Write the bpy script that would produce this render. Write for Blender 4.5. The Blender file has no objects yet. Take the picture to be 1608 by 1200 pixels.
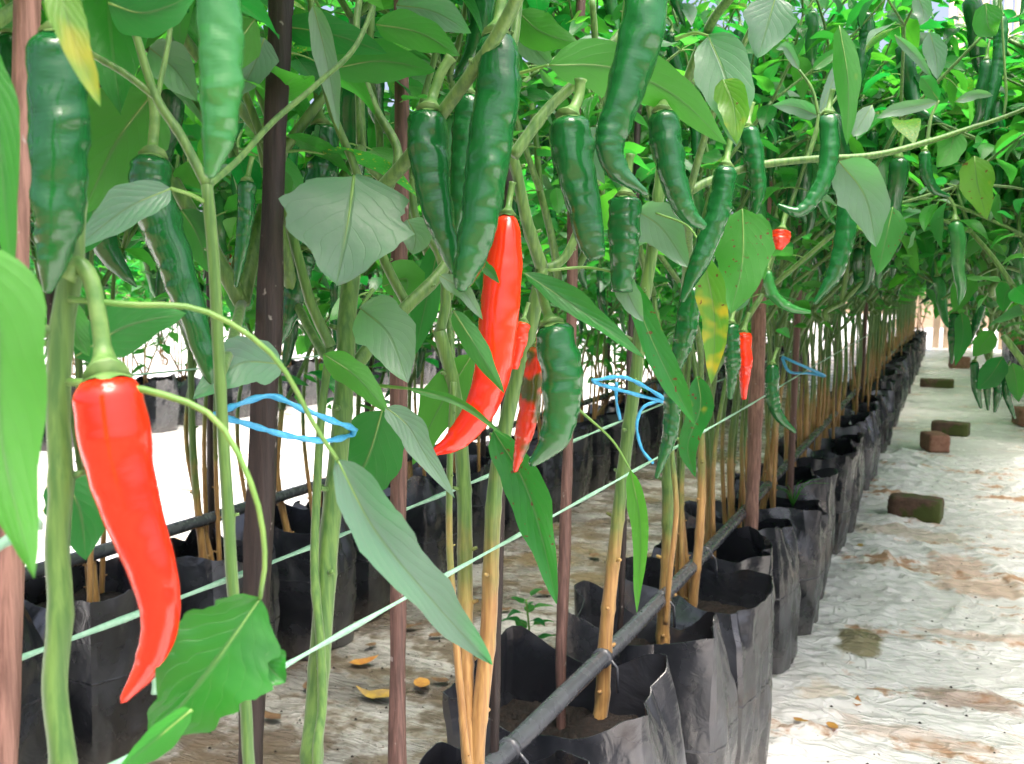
import bpy, math, random
import numpy as np
from mathutils import Vector, Matrix, noise as mnoise

# ------------------------------------------------------------------ camera
scene = bpy.context.scene
F = 1500.0                      # focal length in photo pixels (photo 1608 x 1200)
H = 0.95
YAW = math.radians(24.6)        # camera looks to the left of the row direction (+Y)
PITCH = math.atan(145 / F)
cam_d = bpy.data.cameras.new('camera')
cam = bpy.data.objects.new('camera', cam_d)
scene.collection.objects.link(cam)
cam.location = (0, 0, H)
cam.rotation_euler = (math.pi / 2 - PITCH, 0, YAW)
cam_d.sensor_width = 36
cam_d.lens = F / 1608 * 36
cam_d.clip_start = 0.02
cam_d.clip_end = 2000
cam_d.dof.use_dof = True
cam_d.dof.focus_distance = 0.95
cam_d.dof.aperture_fstop = 16
scene.camera = cam

# ------------------------------------------------------------------ world, sun, exposure
SUN_EL, SUN_AZ = math.radians(72), math.radians(128)     # azimuth clockwise from +Y
world = bpy.data.worlds.new('World')
scene.world = world
world.use_nodes = True
wn = world.node_tree
sky = wn.nodes.new('ShaderNodeTexSky')
sky.sky_type = 'NISHITA'
sky.sun_disc = False
sky.sun_elevation = SUN_EL
sky.sun_rotation = SUN_AZ
sky.air_density = 0.5
sky.dust_density = 8.0
sky.ozone_density = 0.0
bg = wn.nodes['Background']
bg.inputs['Strength'].default_value = 0.15
wn.links.new(sky.outputs['Color'], bg.inputs['Color'])
sun_d = bpy.data.lights.new('sun', 'SUN')
sun_d.energy = 1.5
sun_d.angle = math.radians(40)
sun_d.color = (1.0, 0.95, 0.87)
sun = bpy.data.objects.new('sun', sun_d)
scene.collection.objects.link(sun)
sd = Vector((math.sin(SUN_AZ) * math.cos(SUN_EL), math.cos(SUN_AZ) * math.cos(SUN_EL), math.sin(SUN_EL)))
sun.rotation_euler = sd.to_track_quat('Z', 'Y').to_euler()
sun.location = (3, -3, 6)
scene.view_settings.view_transform = 'Standard'
scene.view_settings.look = 'None'
scene.view_settings.gamma = 1
scene.view_settings.exposure = 1.86
scene.render.engine = 'CYCLES'
scene.cycles.use_denoising = True
scene.cycles.max_bounces = 8
scene.cycles.transparent_max_bounces = 4

# ------------------------------------------------------------------ pixel -> place
CF = np.array([-math.sin(YAW) * math.cos(PITCH), math.cos(YAW) * math.cos(PITCH), -math.sin(PITCH)])
CR = np.array([math.cos(YAW), math.sin(YAW), 0.0])
CU = np.cross(CR, CF)
CP = np.array([0, 0, H])


def ray(px, py):
    return CF + CR * ((px - 804) / F) - CU * ((py - 600) / F)


def P(px, py, d):                       # at a given depth
    return CP + ray(px, py) * d


def RX(px, py, x):                      # on the plane X = x of a row
    r = ray(px, py)
    return CP + r * (x / r[0])


def GZ(px, py, z=0.0):                  # on a level plane
    r = ray(px, py)
    return CP + r * ((z - H) / r[2])


def proj(p):
    q = np.asarray(p) - CP
    d = q @ CF
    if d < 0.05:
        return -9999, -9999, d
    return 804 + F * (q @ CR) / d, 600 - F * (q @ CU) / d, d


# ------------------------------------------------------------------ helpers
COL = scene.collection


def tag(o, label=None, cat=None, group=None, kind=None):
    if label: o['label'] = label
    if cat: o['category'] = cat
    if group: o['group'] = group
    if kind: o['kind'] = kind
    return o


def empty(name, loc, label=None, cat=None, group=None):
    o = bpy.data.objects.new(name, None)
    o.empty_display_size = 0.05
    COL.objects.link(o)
    o.location = [float(c) for c in loc]
    return tag(o, label, cat, group)


def catmull(pts, n):
    """n samples through the points, evenly spread; works on any column count"""
    p = np.asarray(pts, float)
    if len(p) == 2:
        t = np.linspace(0, 1, n)[:, None]
        return p[0] * (1 - t) + p[1] * t
    q = np.vstack([2 * p[0] - p[1], p, 2 * p[-1] - p[-2]])
    m = len(p) - 1
    out = []
    for s in np.linspace(0, m - 1e-9, n):
        i = int(s); t = s - i
        a, b, c, d = q[i], q[i + 1], q[i + 2], q[i + 3]
        out.append(0.5 * (2 * b + (c - a) * t + (2 * a - 5 * b + 4 * c - d) * t * t + (3 * b - a - 3 * c + d) * t ** 3))
    return np.array(out)


def frames(c):
    t = np.gradient(c, axis=0)
    t /= np.linalg.norm(t, axis=1)[:, None] + 1e-12
    a = np.array([1.0, 0, 0]) if abs(t[0][0]) < 0.8 else np.array([0, 1.0, 0])
    u = a - t[0] * (a @ t[0]); u /= np.linalg.norm(u)
    U = []
    for k in range(len(c)):
        u = u - t[k] * (u @ t[k]); u /= np.linalg.norm(u) + 1e-12
        U.append(u.copy())
    U = np.array(U)
    return t, U, np.cross(t, U)


class MB:
    def __init__(self):
        self.v, self.f, self.m, self.uv = [], [], [], []

    def add(self, v, f, m=0, uv=None):
        o = len(self.v)
        self.v.extend([tuple(map(float, x)) for x in v])
        self.uv.extend(uv if uv is not None else [(0.5, 0.5)] * len(v))
        self.f.extend([tuple(i + o for i in x) for x in f])
        self.m.extend([m] * len(f))

    def tube(self, c, r, seg=8, m=0, cap=True, squash=None, wob=None):
        c = np.asarray(c, float); n = len(c)
        r = np.full(n, r) if np.isscalar(r) else np.asarray(r, float)
        t, U, W = frames(c)
        v, uv = [], []
        for k in range(n):
            for s in range(seg):
                a = 2 * math.pi * s / seg
                rr = r[k] * (wob(k, a) if wob else 1.0)
                v.append(c[k] + rr * (U[k] * math.cos(a) + W[k] * math.sin(a)))
                uv.append((s / seg, k / (n - 1)))
        f = [(k * seg + s, k * seg + (s + 1) % seg, (k + 1) * seg + (s + 1) % seg, (k + 1) * seg + s)
             for k in range(n - 1) for s in range(seg)]
        if cap:
            f.append(tuple(range(seg - 1, -1, -1)))
            f.append(tuple((n - 1) * seg + s for s in range(seg)))
        self.add(v, f, m, uv)

    def box(self, c, sx, sy, sz, m=0, rz=0.0):
        ca, sa = math.cos(rz), math.sin(rz)
        v = []
        for z in (-1, 1):
            for x, y in ((-1, -1), (1, -1), (1, 1), (-1, 1)):
                lx, ly = x * sx / 2, y * sy / 2
                v.append((c[0] + lx * ca - ly * sa, c[1] + lx * sa + ly * ca, c[2] + z * sz / 2))
        self.add(v, [(3, 2, 1, 0), (4, 5, 6, 7), (0, 1, 5, 4), (1, 2, 6, 5), (2, 3, 7, 6), (3, 0, 4, 7)], m)

    def mesh(self, name, mats, smooth=True):
        me = bpy.data.meshes.new(name)
        me.from_pydata(self.v, [], self.f)
        for mt in mats:
            me.materials.append(mt)
        if len(mats) > 1:
            me.polygons.foreach_set('material_index', self.m)
        if smooth:
            me.polygons.foreach_set('use_smooth', [True] * len(self.f))
        ul = me.uv_layers.new(name='UVMap')
        li = np.empty(len(me.loops), dtype=np.int32)
        me.loops.foreach_get('vertex_index', li)
        ul.data.foreach_set('uv', np.array(self.uv, dtype=np.float32)[li].ravel())
        me.update()
        return me

    def build(self, name, mats, parent=None, origin=None, smooth=True):
        """vertices are in world space; they are stored relative to origin (the parent's place)"""
        if not isinstance(mats, (list, tuple)):
            mats = [mats]
        if origin is None and parent is not None:
            origin = world_loc(parent)
        if origin is not None:
            ox, oy, oz = (float(c) for c in origin)
            self.v = [(x - ox, y - oy, z - oz) for x, y, z in self.v]
        o = bpy.data.objects.new(name, self.mesh(name, mats, smooth))
        COL.objects.link(o)
        if parent is not None:
            o.parent = parent
        elif origin is not None:
            o.location = [float(c) for c in origin]
        return o


def world_loc(o):
    v = Vector((0, 0, 0))
    while o is not None:
        v = v + o.location
        o = o.parent
    return np.array(v)


# ------------------------------------------------------------------ materials
def mat(name):
    m = bpy.data.materials.new(name)
    m.use_nodes = True
    nt = m.node_tree
    return m, nt, nt.nodes['Principled BSDF'], nt.nodes['Material Output']


def N(nt, kind, **kw):
    n = nt.nodes.new(kind)
    for k, v in kw.items():
        if k in n.inputs:
            n.inputs[k].default_value = v
        else:
            setattr(n, k, v)
    return n


def mixc(nt, fac, a, b):
    n = nt.nodes.new('ShaderNodeMix'); n.data_type = 'RGBA'
    for key, v in ((0, fac), (6, a), (7, b)):
        if hasattr(v, 'is_linked') or hasattr(v, 'links'):
            nt.links.new(v, n.inputs[key])
        else:
            n.inputs[key].default_value = v if key == 0 else (*v, 1)
    return n.outputs[2]


def mth(nt, op, a, b=None, c=None, clamp=False):
    n = nt.nodes.new('ShaderNodeMath'); n.operation = op; n.use_clamp = clamp
    for i, v in enumerate((a, b, c)):
        if v is None: continue
        if hasattr(v, 'links'): nt.links.new(v, n.inputs[i])
        else: n.inputs[i].default_value = v
    return n.outputs[0]


def smooth(nt, val, lo, hi):
    n = nt.nodes.new('ShaderNodeMapRange'); n.interpolation_type = 'SMOOTHSTEP'
    nt.links.new(val, n.inputs[0])
    n.inputs[1].default_value = lo; n.inputs[2].default_value = hi
    return n.outputs[0]


def noise(nt, scale, detail=4, vec=None, rough=0.55):
    n = N(nt, 'ShaderNodeTexNoise', Scale=scale, Detail=detail, Roughness=rough)
    if vec is not None: nt.links.new(vec, n.inputs['Vector'])
    return n.outputs['Fac']


def bump(nt, bsdf, height, strength, dist):
    b = N(nt, 'ShaderNodeBump', Strength=strength, Distance=dist)
    nt.links.new(height, b.inputs['Height'])
    nt.links.new(b.outputs['Normal'], bsdf.inputs['Normal'])
    return b


def leaf_material(name, merged=False, tone=None, yellow=0.0, spots=0.0, gloss=0.31, sheen=0.0):
    m, nt, b, out = mat(name)
    L = nt.links
    if merged:
        rnd = N(nt, 'ShaderNodeAttribute', attribute_name='rnd').outputs['Fac']
    else:
        rnd = N(nt, 'ShaderNodeObjectInfo').outputs['Random']
    uv = N(nt, 'ShaderNodeUVMap').outputs['UV']
    sep = N(nt, 'ShaderNodeSeparateXYZ'); L.new(uv, sep.inputs[0])
    ax = mth(nt, 'ABSOLUTE', mth(nt, 'SUBTRACT', sep.outputs[0], 0.5))
    rib = mth(nt, 'SUBTRACT', 1.0, smooth(nt, ax, 0.012, 0.035))
    w = mth(nt, 'SUBTRACT', mth(nt, 'MULTIPLY', sep.outputs[1], 7.0), mth(nt, 'MULTIPLY', ax, 6.0))
    fr = mth(nt, 'ABSOLUTE', mth(nt, 'SUBTRACT', mth(nt, 'FRACT', w), 0.5))
    vein = mth(nt, 'MULTIPLY', mth(nt, 'SUBTRACT', 1.0, smooth(nt, fr, 0.01, 0.06)), 0.28)
    veins = mth(nt, 'MAXIMUM', rib, vein)
    geo = N(nt, 'ShaderNodeNewGeometry')
    tc = N(nt, 'ShaderNodeTexCoord')
    blot = noise(nt, 55.0, 3, tc.outputs['Object'])
    blot2 = noise(nt, 9.0, 2, geo.outputs['Position'])
    c1 = tone[0] if tone else (0.005, 0.085, 0.021)
    c2 = tone[1] if tone else (0.020, 0.155, 0.022)
    top = mixc(nt, rnd, c1, c2)
    top = mixc(nt, mth(nt, 'MULTIPLY', smooth(nt, blot2, 0.35, 0.7), 0.5), top, c2)
    if merged:
        top = mixc(nt, smooth(nt, rnd, 0.76, 0.82), top, (0.115, 0.200, 0.150))  # some leaves turned pale grey-green: sky gloss painted into their colour
    und = mixc(nt, rnd, (0.016, 0.140, 0.026), (0.045, 0.210, 0.026))
    trans = mixc(nt, rnd, (0.010, 0.350, 0.045), (0.120, 0.540, 0.030))
    base = mixc(nt, geo.outputs['Backfacing'], top, und)
    base = mixc(nt, mth(nt, 'MULTIPLY', veins, 0.55), base, (0.13, 0.27, 0.09))
    trans = mixc(nt, mth(nt, 'MULTIPLY', veins, 0.35), trans, (0.03, 0.2, 0.03))
    if yellow:
        ym = mth(nt, 'MULTIPLY', smooth(nt, noise(nt, 26.0, 2, tc.outputs['Object']), 0.66 - 0.22 * yellow, 0.86 - 0.22 * yellow), 0.75)
        base = mixc(nt, ym, base, (0.55, 0.42, 0.02))
        trans = mixc(nt, ym, trans, (0.75, 0.55, 0.03))
    if spots:
        sm = mth(nt, 'MULTIPLY', smooth(nt, noise(nt, 150.0, 1, tc.outputs['Object']), 0.73 - 0.06 * spots, 0.78 - 0.06 * spots), 0.85)
        base = mixc(nt, sm, base, (0.14, 0.06, 0.02))
        trans = mixc(nt, sm, trans, (0.12, 0.05, 0.01))
    dust = mth(nt, 'MULTIPLY', smooth(nt, blot, 0.4, 0.75), 0.04)
    base = mixc(nt, dust, base, (0.25, 0.33, 0.27))
    L.new(base, b.inputs['Base Color'])
    rough = mth(nt, 'ADD', mth(nt, 'MULTIPLY', geo.outputs['Backfacing'], 0.22), mth(nt, 'MULTIPLY_ADD', blot, 0.14, gloss - 0.07))
    L.new(rough, b.inputs['Roughness'])
    b.inputs['IOR'].default_value = 1.55
    b.inputs['Sheen Weight'].default_value = sheen
    b.inputs['Sheen Roughness'].default_value = 0.4
    hh = mth(nt, 'ADD', mth(nt, 'MULTIPLY', veins, -0.6), mth(nt, 'MULTIPLY', blot, 0.9))
    hh = mth(nt, 'ADD', hh, mth(nt, 'MULTIPLY', fr, 0.35))
    bump(nt, b, hh, 0.42, 0.0018)
    tr = N(nt, 'ShaderNodeBsdfTranslucent'); L.new(trans, tr.inputs['Color'])
    mx = N(nt, 'ShaderNodeMixShader'); mx.inputs[0].default_value = 0.54
    L.new(b.outputs[0], mx.inputs[1]); L.new(tr.outputs[0], mx.inputs[2])
    L.new(mx.outputs[0], out.inputs['Surface'])
    return m


M_LEAF = leaf_material('leaf')
M_LEAFM = leaf_material('leaf_mass', merged=True)
M_LEAF_SHEEN = leaf_material('leaf_sky_sheen', tone=((0.145, 0.215, 0.190), (0.195, 0.270, 0.240)), gloss=0.33, sheen=0.3)  # sky reflection on the blade put into a paler grey-green colour
M_LEAF_BRIGHT = leaf_material('leaf_bright', tone=((0.04, 0.20, 0.03), (0.06, 0.24, 0.03)))
M_LEAF_YG = leaf_material('leaf_yellowing', tone=((0.09, 0.22, 0.03), (0.12, 0.25, 0.03)), yellow=0.4, spots=0.7)
M_LEAF_LIME = leaf_material('leaf_lime', tone=((0.13, 0.25, 0.04), (0.17, 0.29, 0.05)), yellow=0.15)
M_LEAF_SPOT = leaf_material('leaf_spotted', yellow=0.12, spots=1.0)


def stem_material(name='stem', shift=0.0):
    m, nt, b, out = mat(name)
    L = nt.links
    geo = N(nt, 'ShaderNodeNewGeometry')
    sep = N(nt, 'ShaderNodeSeparateXYZ'); L.new(geo.outputs['Position'], sep.inputs[0])
    n1 = noise(nt, 14.0, 4, geo.outputs['Position'])
    rnd = N(nt, 'ShaderNodeObjectInfo').outputs['Random']
    hz = mth(nt, 'ADD', sep.outputs[2], mth(nt, 'MULTIPLY_ADD', n1, 0.30, -0.15))
    hz = mth(nt, 'ADD', hz, mth(nt, 'MULTIPLY_ADD', rnd, 0.16, -0.08))
    g = smooth(nt, hz, 0.45 + shift, 0.66 + shift)
    mp = N(nt, 'ShaderNodeMapping'); mp.inputs['Scale'].default_value = (260, 260, 14)
    L.new(geo.outputs['Position'], mp.inputs['Vector'])
    streak = noise(nt, 1.0, 3, mp.outputs[0])
    green = mixc(nt, smooth(nt, streak, 0.3, 0.7), (0.034, 0.110, 0.016), (0.095, 0.195, 0.036))
    tan = mixc(nt, smooth(nt, streak, 0.3, 0.7), (0.260, 0.130, 0.040), (0.430, 0.250, 0.080))
    L.new(mixc(nt, g, tan, green), b.inputs['Base Color'])
    b.inputs['Roughness'].default_value = 0.5
    b.inputs['Sheen Weight'].default_value = 0.15
    bump(nt, b, streak, 0.4, 0.0014)
    return m


M_STEM = stem_material()
M_STEM_TAN = stem_material('tan_stem', 0.14)
M_STEM_G = stem_material('green_stem', -0.16)


def plain(name, c, rough=0.5, c2=None, scale=30, bumpd=0.0, coat=0.0, spec=0.5, metal=0.0):
    m, nt, b, out = mat(name)
    tc = N(nt, 'ShaderNodeTexCoord')
    n = noise(nt, scale, 5, tc.outputs['Object'])
    if c2 is not None:
        nt.links.new(mixc(nt, smooth(nt, n, 0.3, 0.7), c, c2), b.inputs['Base Color'])
    else:
        b.inputs['Base Color'].default_value = (*c, 1)
    nt.links.new(mth(nt, 'MULTIPLY_ADD', n, 0.25, rough - 0.12), b.inputs['Roughness'])
    b.inputs['Coat Weight'].default_value = coat
    b.inputs['Coat Roughness'].default_value = 0.15
    b.inputs['Specular IOR Level'].default_value = spec
    b.inputs['Metallic'].default_value = metal
    if bumpd: bump(nt, b, n, 0.6, bumpd)
    return m


M_PETIOLE = plain('petiole', (0.09, 0.22, 0.04), 0.45, (0.15, 0.28, 0.06), 60)
M_STALK = plain('pepper_stalk', (0.07, 0.18, 0.04), 0.45, (0.16, 0.28, 0.08), 90)


def pepper_material(name, c1, c2, ripe=None, pale=0.0, ridge=0.32):
    m, nt, b, out = mat(name)
    L = nt.links
    tc = N(nt, 'ShaderNodeTexCoord')
    uv = N(nt, 'ShaderNodeUVMap').outputs['UV']
    mp = N(nt, 'ShaderNodeMapping'); mp.inputs['Scale'].default_value = (3.0, 17.0, 1)
    L.new(uv, mp.inputs['Vector'])
    band = noise(nt, 1.0, 4, mp.outputs[0], 0.6)
    big = noise(nt, 35.0, 2, tc.outputs['Object'])
    col = mixc(nt, smooth(nt, noise(nt, 9.0, 2, tc.outputs['Object']), 0.30, 0.70), c1, c2)
    if ripe is not None:
        col = mixc(nt, smooth(nt, big, 0.45, 0.58), col, ripe)
    if pale:
        speck = smooth(nt, noise(nt, 120.0, 2, tc.outputs['Object']), 0.62, 0.72)
        col = mixc(nt, mth(nt, 'MULTIPLY', speck, pale), col, (0.30, 0.42, 0.30))
    L.new(col, b.inputs['Base Color'])
    L.new(mth(nt, 'MULTIPLY_ADD', band, 0.08, 0.12), b.inputs['Roughness'])
    b.inputs['Coat Weight'].default_value = 0.15
    b.inputs['Coat Roughness'].default_value = 0.12
    b.inputs['Subsurface Weight'].default_value = 0.0
    b.inputs['Subsurface Radius'].default_value = (0.004, 0.004, 0.002)
    bump(nt, b, mth(nt, 'ADD', band, mth(nt, 'MULTIPLY', big, 0.6)), ridge, 0.003)
    return m


M_RED = pepper_material('red_pepper', (0.62, 0.016, 0.005), (0.66, 0.034, 0.007), ridge=0.10)
M_GREEN = pepper_material('green_pepper', (0.006, 0.074, 0.018), (0.009, 0.100, 0.022), pale=0.0, ridge=0.22)
M_GREENL = pepper_material('light_green_pepper', (0.018, 0.140, 0.032), (0.034, 0.185, 0.044), pale=0.0, ridge=0.2)
M_TURN = pepper_material('turning_pepper', (0.030, 0.055, 0.012), (0.060, 0.070, 0.014), ripe=(0.50, 0.03, 0.01))


def bag_material():
    m, nt, b, out = mat('bag_plastic')
    L = nt.links
    tc = N(nt, 'ShaderNodeTexCoord')
    rnd = N(nt, 'ShaderNodeObjectInfo').outputs['Random']
    off = N(nt, 'ShaderNodeVectorMath', operation='ADD')
    cmb = N(nt, 'ShaderNodeCombineXYZ')
    L.new(mth(nt, 'MULTIPLY', rnd, 7.0), cmb.inputs[0]); L.new(mth(nt, 'MULTIPLY', rnd, 3.0), cmb.inputs[2])
    L.new(tc.outputs['Object'], off.inputs[0]); L.new(cmb.outputs[0], off.inputs[1])
    v = off.outputs[0]
    n1 = noise(nt, 9, 4, v); n2 = noise(nt, 40, 3, v)
    wv = N(nt, 'ShaderNodeTexNoise', Scale=14.0, Detail=3.0, Distortion=2.5); L.new(v, wv.inputs['Vector'])
    dust = smooth(nt, n1, 0.42, 0.75)
    sep = N(nt, 'ShaderNodeSeparateXYZ'); L.new(tc.outputs['Object'], sep.inputs[0])
    low = mth(nt, 'SUBTRACT', 1.0, smooth(nt, mth(nt, 'MULTIPLY_ADD', n2, 0.08, sep.outputs[2]), 0.04, 0.14))
    col = mixc(nt, mth(nt, 'MULTIPLY', dust, 0.7), (0.018, 0.020, 0.025), (0.060, 0.065, 0.080))
    col = mixc(nt, mth(nt, 'MULTIPLY', low, 0.35), col, (0.16, 0.14, 0.125))
    L.new(col, b.inputs['Base Color'])
    L.new(mth(nt, 'MULTIPLY_ADD', n1, 0.34, 0.10), b.inputs['Roughness'])
    b.inputs['IOR'].default_value = 1.75
    h = mth(nt, 'ADD', mth(nt, 'MULTIPLY', wv.outputs['Fac'], 1.0), mth(nt, 'MULTIPLY', n2, 0.12))
    bump(nt, b, h, 0.35, 0.006)
    return m


M_BAG = bag_material()
M_SOIL = plain('potting_soil', (0.003, 0.002, 0.0015), 0.95, (0.016, 0.009, 0.006), 90, 0.03)
M_PIPE = plain('black_pipe', (0.055, 0.060, 0.070), 0.26, (0.072, 0.078, 0.090), 40)
M_STRING = plain('pale_twine', (0.20, 0.40, 0.28), 0.5, (0.28, 0.48, 0.36), 200, 0.0004)
M_BLUE = plain('blue_twine', (0.03, 0.28, 0.55), 0.4, (0.07, 0.40, 0.68), 200, 0.0004)


def wood_material(name, c1, c2):
    m, nt, b, out = mat(name)
    tc = N(nt, 'ShaderNodeTexCoord')
    mp = N(nt, 'ShaderNodeMapping'); mp.inputs['Scale'].default_value = (230, 230, 9)
    nt.links.new(tc.outputs['Object'], mp.inputs['Vector'])
    g = noise(nt, 1.0, 5, mp.outputs[0], 0.65)
    pt = noise(nt, 18.0, 3, tc.outputs['Object'])
    col = mixc(nt, smooth(nt, g, 0.3, 0.7), c1, c2)
    sp = smooth(nt, noise(nt, 90.0, 2, tc.outputs['Object']), 0.68, 0.74)
    col = mixc(nt, mth(nt, 'MULTIPLY', sp, 0.6), col, (0.35, 0.32, 0.30))
    nt.links.new(col, b.inputs['Base Color'])
    nt.links.new(mth(nt, 'MULTIPLY_ADD', pt, 0.4, 0.40), b.inputs['Roughness'])
    bump(nt, b, g, 0.7, 0.002)
    return m


M_STAKE_D = wood_material('dark_stake_wood', (0.008, 0.005, 0.0045), (0.026, 0.016, 0.014))
M_STAKE_B = wood_material('brown_stake_wood', (0.060, 0.030, 0.024), (0.150, 0.080, 0.065))
M_STAKE_P = wood_material('pinkish_stake_wood', (0.120, 0.060, 0.045), (0.300, 0.165, 0.130))


def sheet_material(name, dirt, c_base=(0.82, 0.81, 0.805), stains=()):
    m, nt, b, out = mat(name)
    L = nt.links
    geo = N(nt, 'ShaderNodeNewGeometry'); pos = geo.outputs['Position']
    mp = N(nt, 'ShaderNodeMapping'); mp.inputs['Scale'].default_value = (1.6, 4.5, 1); L.new(pos, mp.inputs['Vector'])
    n0 = noise(nt, 1.0, 6, mp.outputs[0], 0.62)
    n1 = noise(nt, 3.0, 5, pos, 0.6)
    n2 = noise(nt, 22.0, 4, pos, 0.6)
    n3 = noise(nt, 70.0, 2, pos)
    col = mixc(nt, mth(nt, 'MULTIPLY', smooth(nt, n1, 0.35, 0.65), 0.5), c_base, (0.76, 0.74, 0.72))
    # reddish soil washed over the film
    s = smooth(nt, mth(nt, 'ADD', n0, mth(nt, 'MULTIPLY', mth(nt, 'SUBTRACT', n2, 0.5), 0.35)), 0.60 - dirt * 0.22, 0.72 - dirt * 0.16)
    col = mixc(nt, mth(nt, 'MULTIPLY', s, 0.75), col, (0.72, 0.45, 0.28) if dirt < .3 else (0.24, 0.20, 0.14))
    s2 = smooth(nt, mth(nt, 'MULTIPLY', n0, mth(nt, 'ADD', n2, 0.5)), 0.62 - dirt * 0.18, 0.72 - dirt * 0.16)
    col = mixc(nt, mth(nt, 'MULTIPLY', s2, 0.8), col, (0.40, 0.22, 0.12) if dirt < .3 else (0.11, 0.085, 0.06))
    fleck = smooth(nt, n3, 0.72, 0.76)
    col = mixc(nt, mth(nt, 'MULTIPLY', fleck, 0.7), col, (0.12, 0.07, 0.04))
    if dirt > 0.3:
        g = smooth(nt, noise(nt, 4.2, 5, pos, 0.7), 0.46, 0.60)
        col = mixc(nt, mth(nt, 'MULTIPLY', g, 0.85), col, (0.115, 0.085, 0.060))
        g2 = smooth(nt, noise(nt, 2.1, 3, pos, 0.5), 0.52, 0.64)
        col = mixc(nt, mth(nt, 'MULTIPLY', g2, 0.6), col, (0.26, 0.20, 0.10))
    for (cx, cy, rx, ry, cc, kk) in stains:
        sp = N(nt, 'ShaderNodeSeparateXYZ'); L.new(pos, sp.inputs[0])
        ex = mth(nt, 'POWER', mth(nt, 'DIVIDE', mth(nt, 'SUBTRACT', sp.outputs[0], cx), rx), 2.0)
        ey = mth(nt, 'POWER', mth(nt, 'DIVIDE', mth(nt, 'SUBTRACT', sp.outputs[1], cy), ry), 2.0)
        dd = mth(nt, 'ADD', mth(nt, 'SQRT', mth(nt, 'ADD', ex, ey)), mth(nt, 'MULTIPLY_ADD', n2, 1.6, -0.8))
        dd = mth(nt, 'ADD', dd, mth(nt, 'MULTIPLY_ADD', n1, 1.2, -0.6))
        col = mixc(nt, mth(nt, 'MULTIPLY', mth(nt, 'SUBTRACT', 1.0, smooth(nt, dd, 0.72, 1.18)), kk), col, cc)
    L.new(col, b.inputs['Base Color'])
    L.new(mth(nt, 'ADD', mth(nt, 'MULTIPLY', s, 0.3), mth(nt, 'MULTIPLY_ADD', n1, 0.3, 0.10)), b.inputs['Roughness'])
    wv = N(nt, 'ShaderNodeTexNoise', Scale=2.6, Detail=2.5, Distortion=1.6); L.new(mp.outputs[0], wv.inputs['Vector'])
    rg = None
    for sc_, ds_ in ((1.1, 0.8), (2.4, 1.4), (5.0, 1.0)):          # thin sharp creases
        q = N(nt, 'ShaderNodeTexNoise', Scale=sc_, Detail=2.0, Distortion=ds_); L.new(mp.outputs[0], q.inputs['Vector'])
        e = mth(nt, 'SUBTRACT', 1.0, smooth(nt, mth(nt, 'ABSOLUTE', mth(nt, 'SUBTRACT', q.outputs['Fac'], 0.5)), 0.0, 0.035))
        rg = e if rg is None else mth(nt, 'ADD', rg, e)
    bump(nt, b, mth(nt, 'ADD', mth(nt, 'MULTIPLY', rg, 0.09), mth(nt, 'ADD', mth(nt, 'MULTIPLY', wv.outputs['Fac'], 0.8), mth(nt, 'MULTIPLY', n2, 0.03))), 0.75, 0.034)
    return m


ST = []
for (a, b_, rx, ry, cc, kk) in ((1352, 1012, .055, .105, (0.20, 0.16, 0.05), .85), (1520, 1100, .12, .06, (0.34, 0.20, 0.14), .7), (1540, 925, .14, .12, (0.66, 0.38, 0.24), .6),
                               (1500, 890, .10, .16, (0.62, 0.32, 0.18), .55), (1440, 1160, .16, .05, (0.66, 0.46, 0.36), .5), (1290, 1090, .06, .06, (0.70, 0.55, 0.40), .5),
                               (1430, 842, .2, .1, (0.55, 0.40, 0.24), .5), (1590, 1010, .2, .05, (0.66, 0.40, 0.28), .5)):
    q = GZ(a, b_)
    ST.append((float(q[0]), float(q[1]), rx, ry, cc, kk))
M_SHEET = sheet_material('white_mulch_film', 0.12)
M_SHEET_A = sheet_material('stained_white_mulch_film', 0.22, stains=ST)
M_SHEET_D = sheet_material('dirty_shaded_mulch_film', 0.62, (0.185, 0.18, 0.168))  # real dirt, plus shade under the canopy put into the dark base colour
M_GROUND = plain('earth', (0.16, 0.10, 0.06), 0.95, (0.28, 0.19, 0.12), 3, 0.01)


def brick_material(name, c1, c2, moss):
    m, nt, b, out = mat(name)
    tc = N(nt, 'ShaderNodeTexCoord')
    n1 = noise(nt, 28, 5, tc.outputs['Object'], 0.65); n2 = noise(nt, 9, 4, tc.outputs['Object'], 0.6)
    col = mixc(nt, smooth(nt, n1, 0.3, 0.7), c1, c2)
    col = mixc(nt, smooth(nt, n2, 0.62 - moss * 0.25, 0.75 - moss * 0.25), col, (0.075, 0.095, 0.022))
    nt.links.new(col, b.inputs['Base Color'])
    b.inputs['Roughness'].default_value = 0.92
    bump(nt, b, n1, 0.9, 0.006)
    return m


M_BRICK = brick_material('clay_brick', (0.22, 0.10, 0.065), (0.36, 0.19, 0.13), 0.1)
M_BRICKM = brick_material('mossy_brick', (0.09, 0.055, 0.040), (0.17, 0.10, 0.07), 0.7)
M_SLAT = wood_material('pale_bamboo', (0.50, 0.36, 0.24), (0.68, 0.54, 0.40))
M_DRY = plain('dry_leaf', (0.42, 0.16, 0.04), 0.6, (0.55, 0.30, 0.06), 60, 0.001)
M_DRYY = plain('yellow_dry_leaf', (0.46, 0.30, 0.05), 0.6, (0.30, 0.20, 0.08), 60, 0.001)
M_BROWN = plain('brown_dry_leaf', (0.10, 0.055, 0.03), 0.7, (0.20, 0.12, 0.06), 60, 0.001)
M_WEED = leaf_material('weed_leaf', tone=((0.06, 0.26, 0.04), (0.10, 0.32, 0.05)))

rng = np.random.default_rng(7)
random.seed(7)

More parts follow.
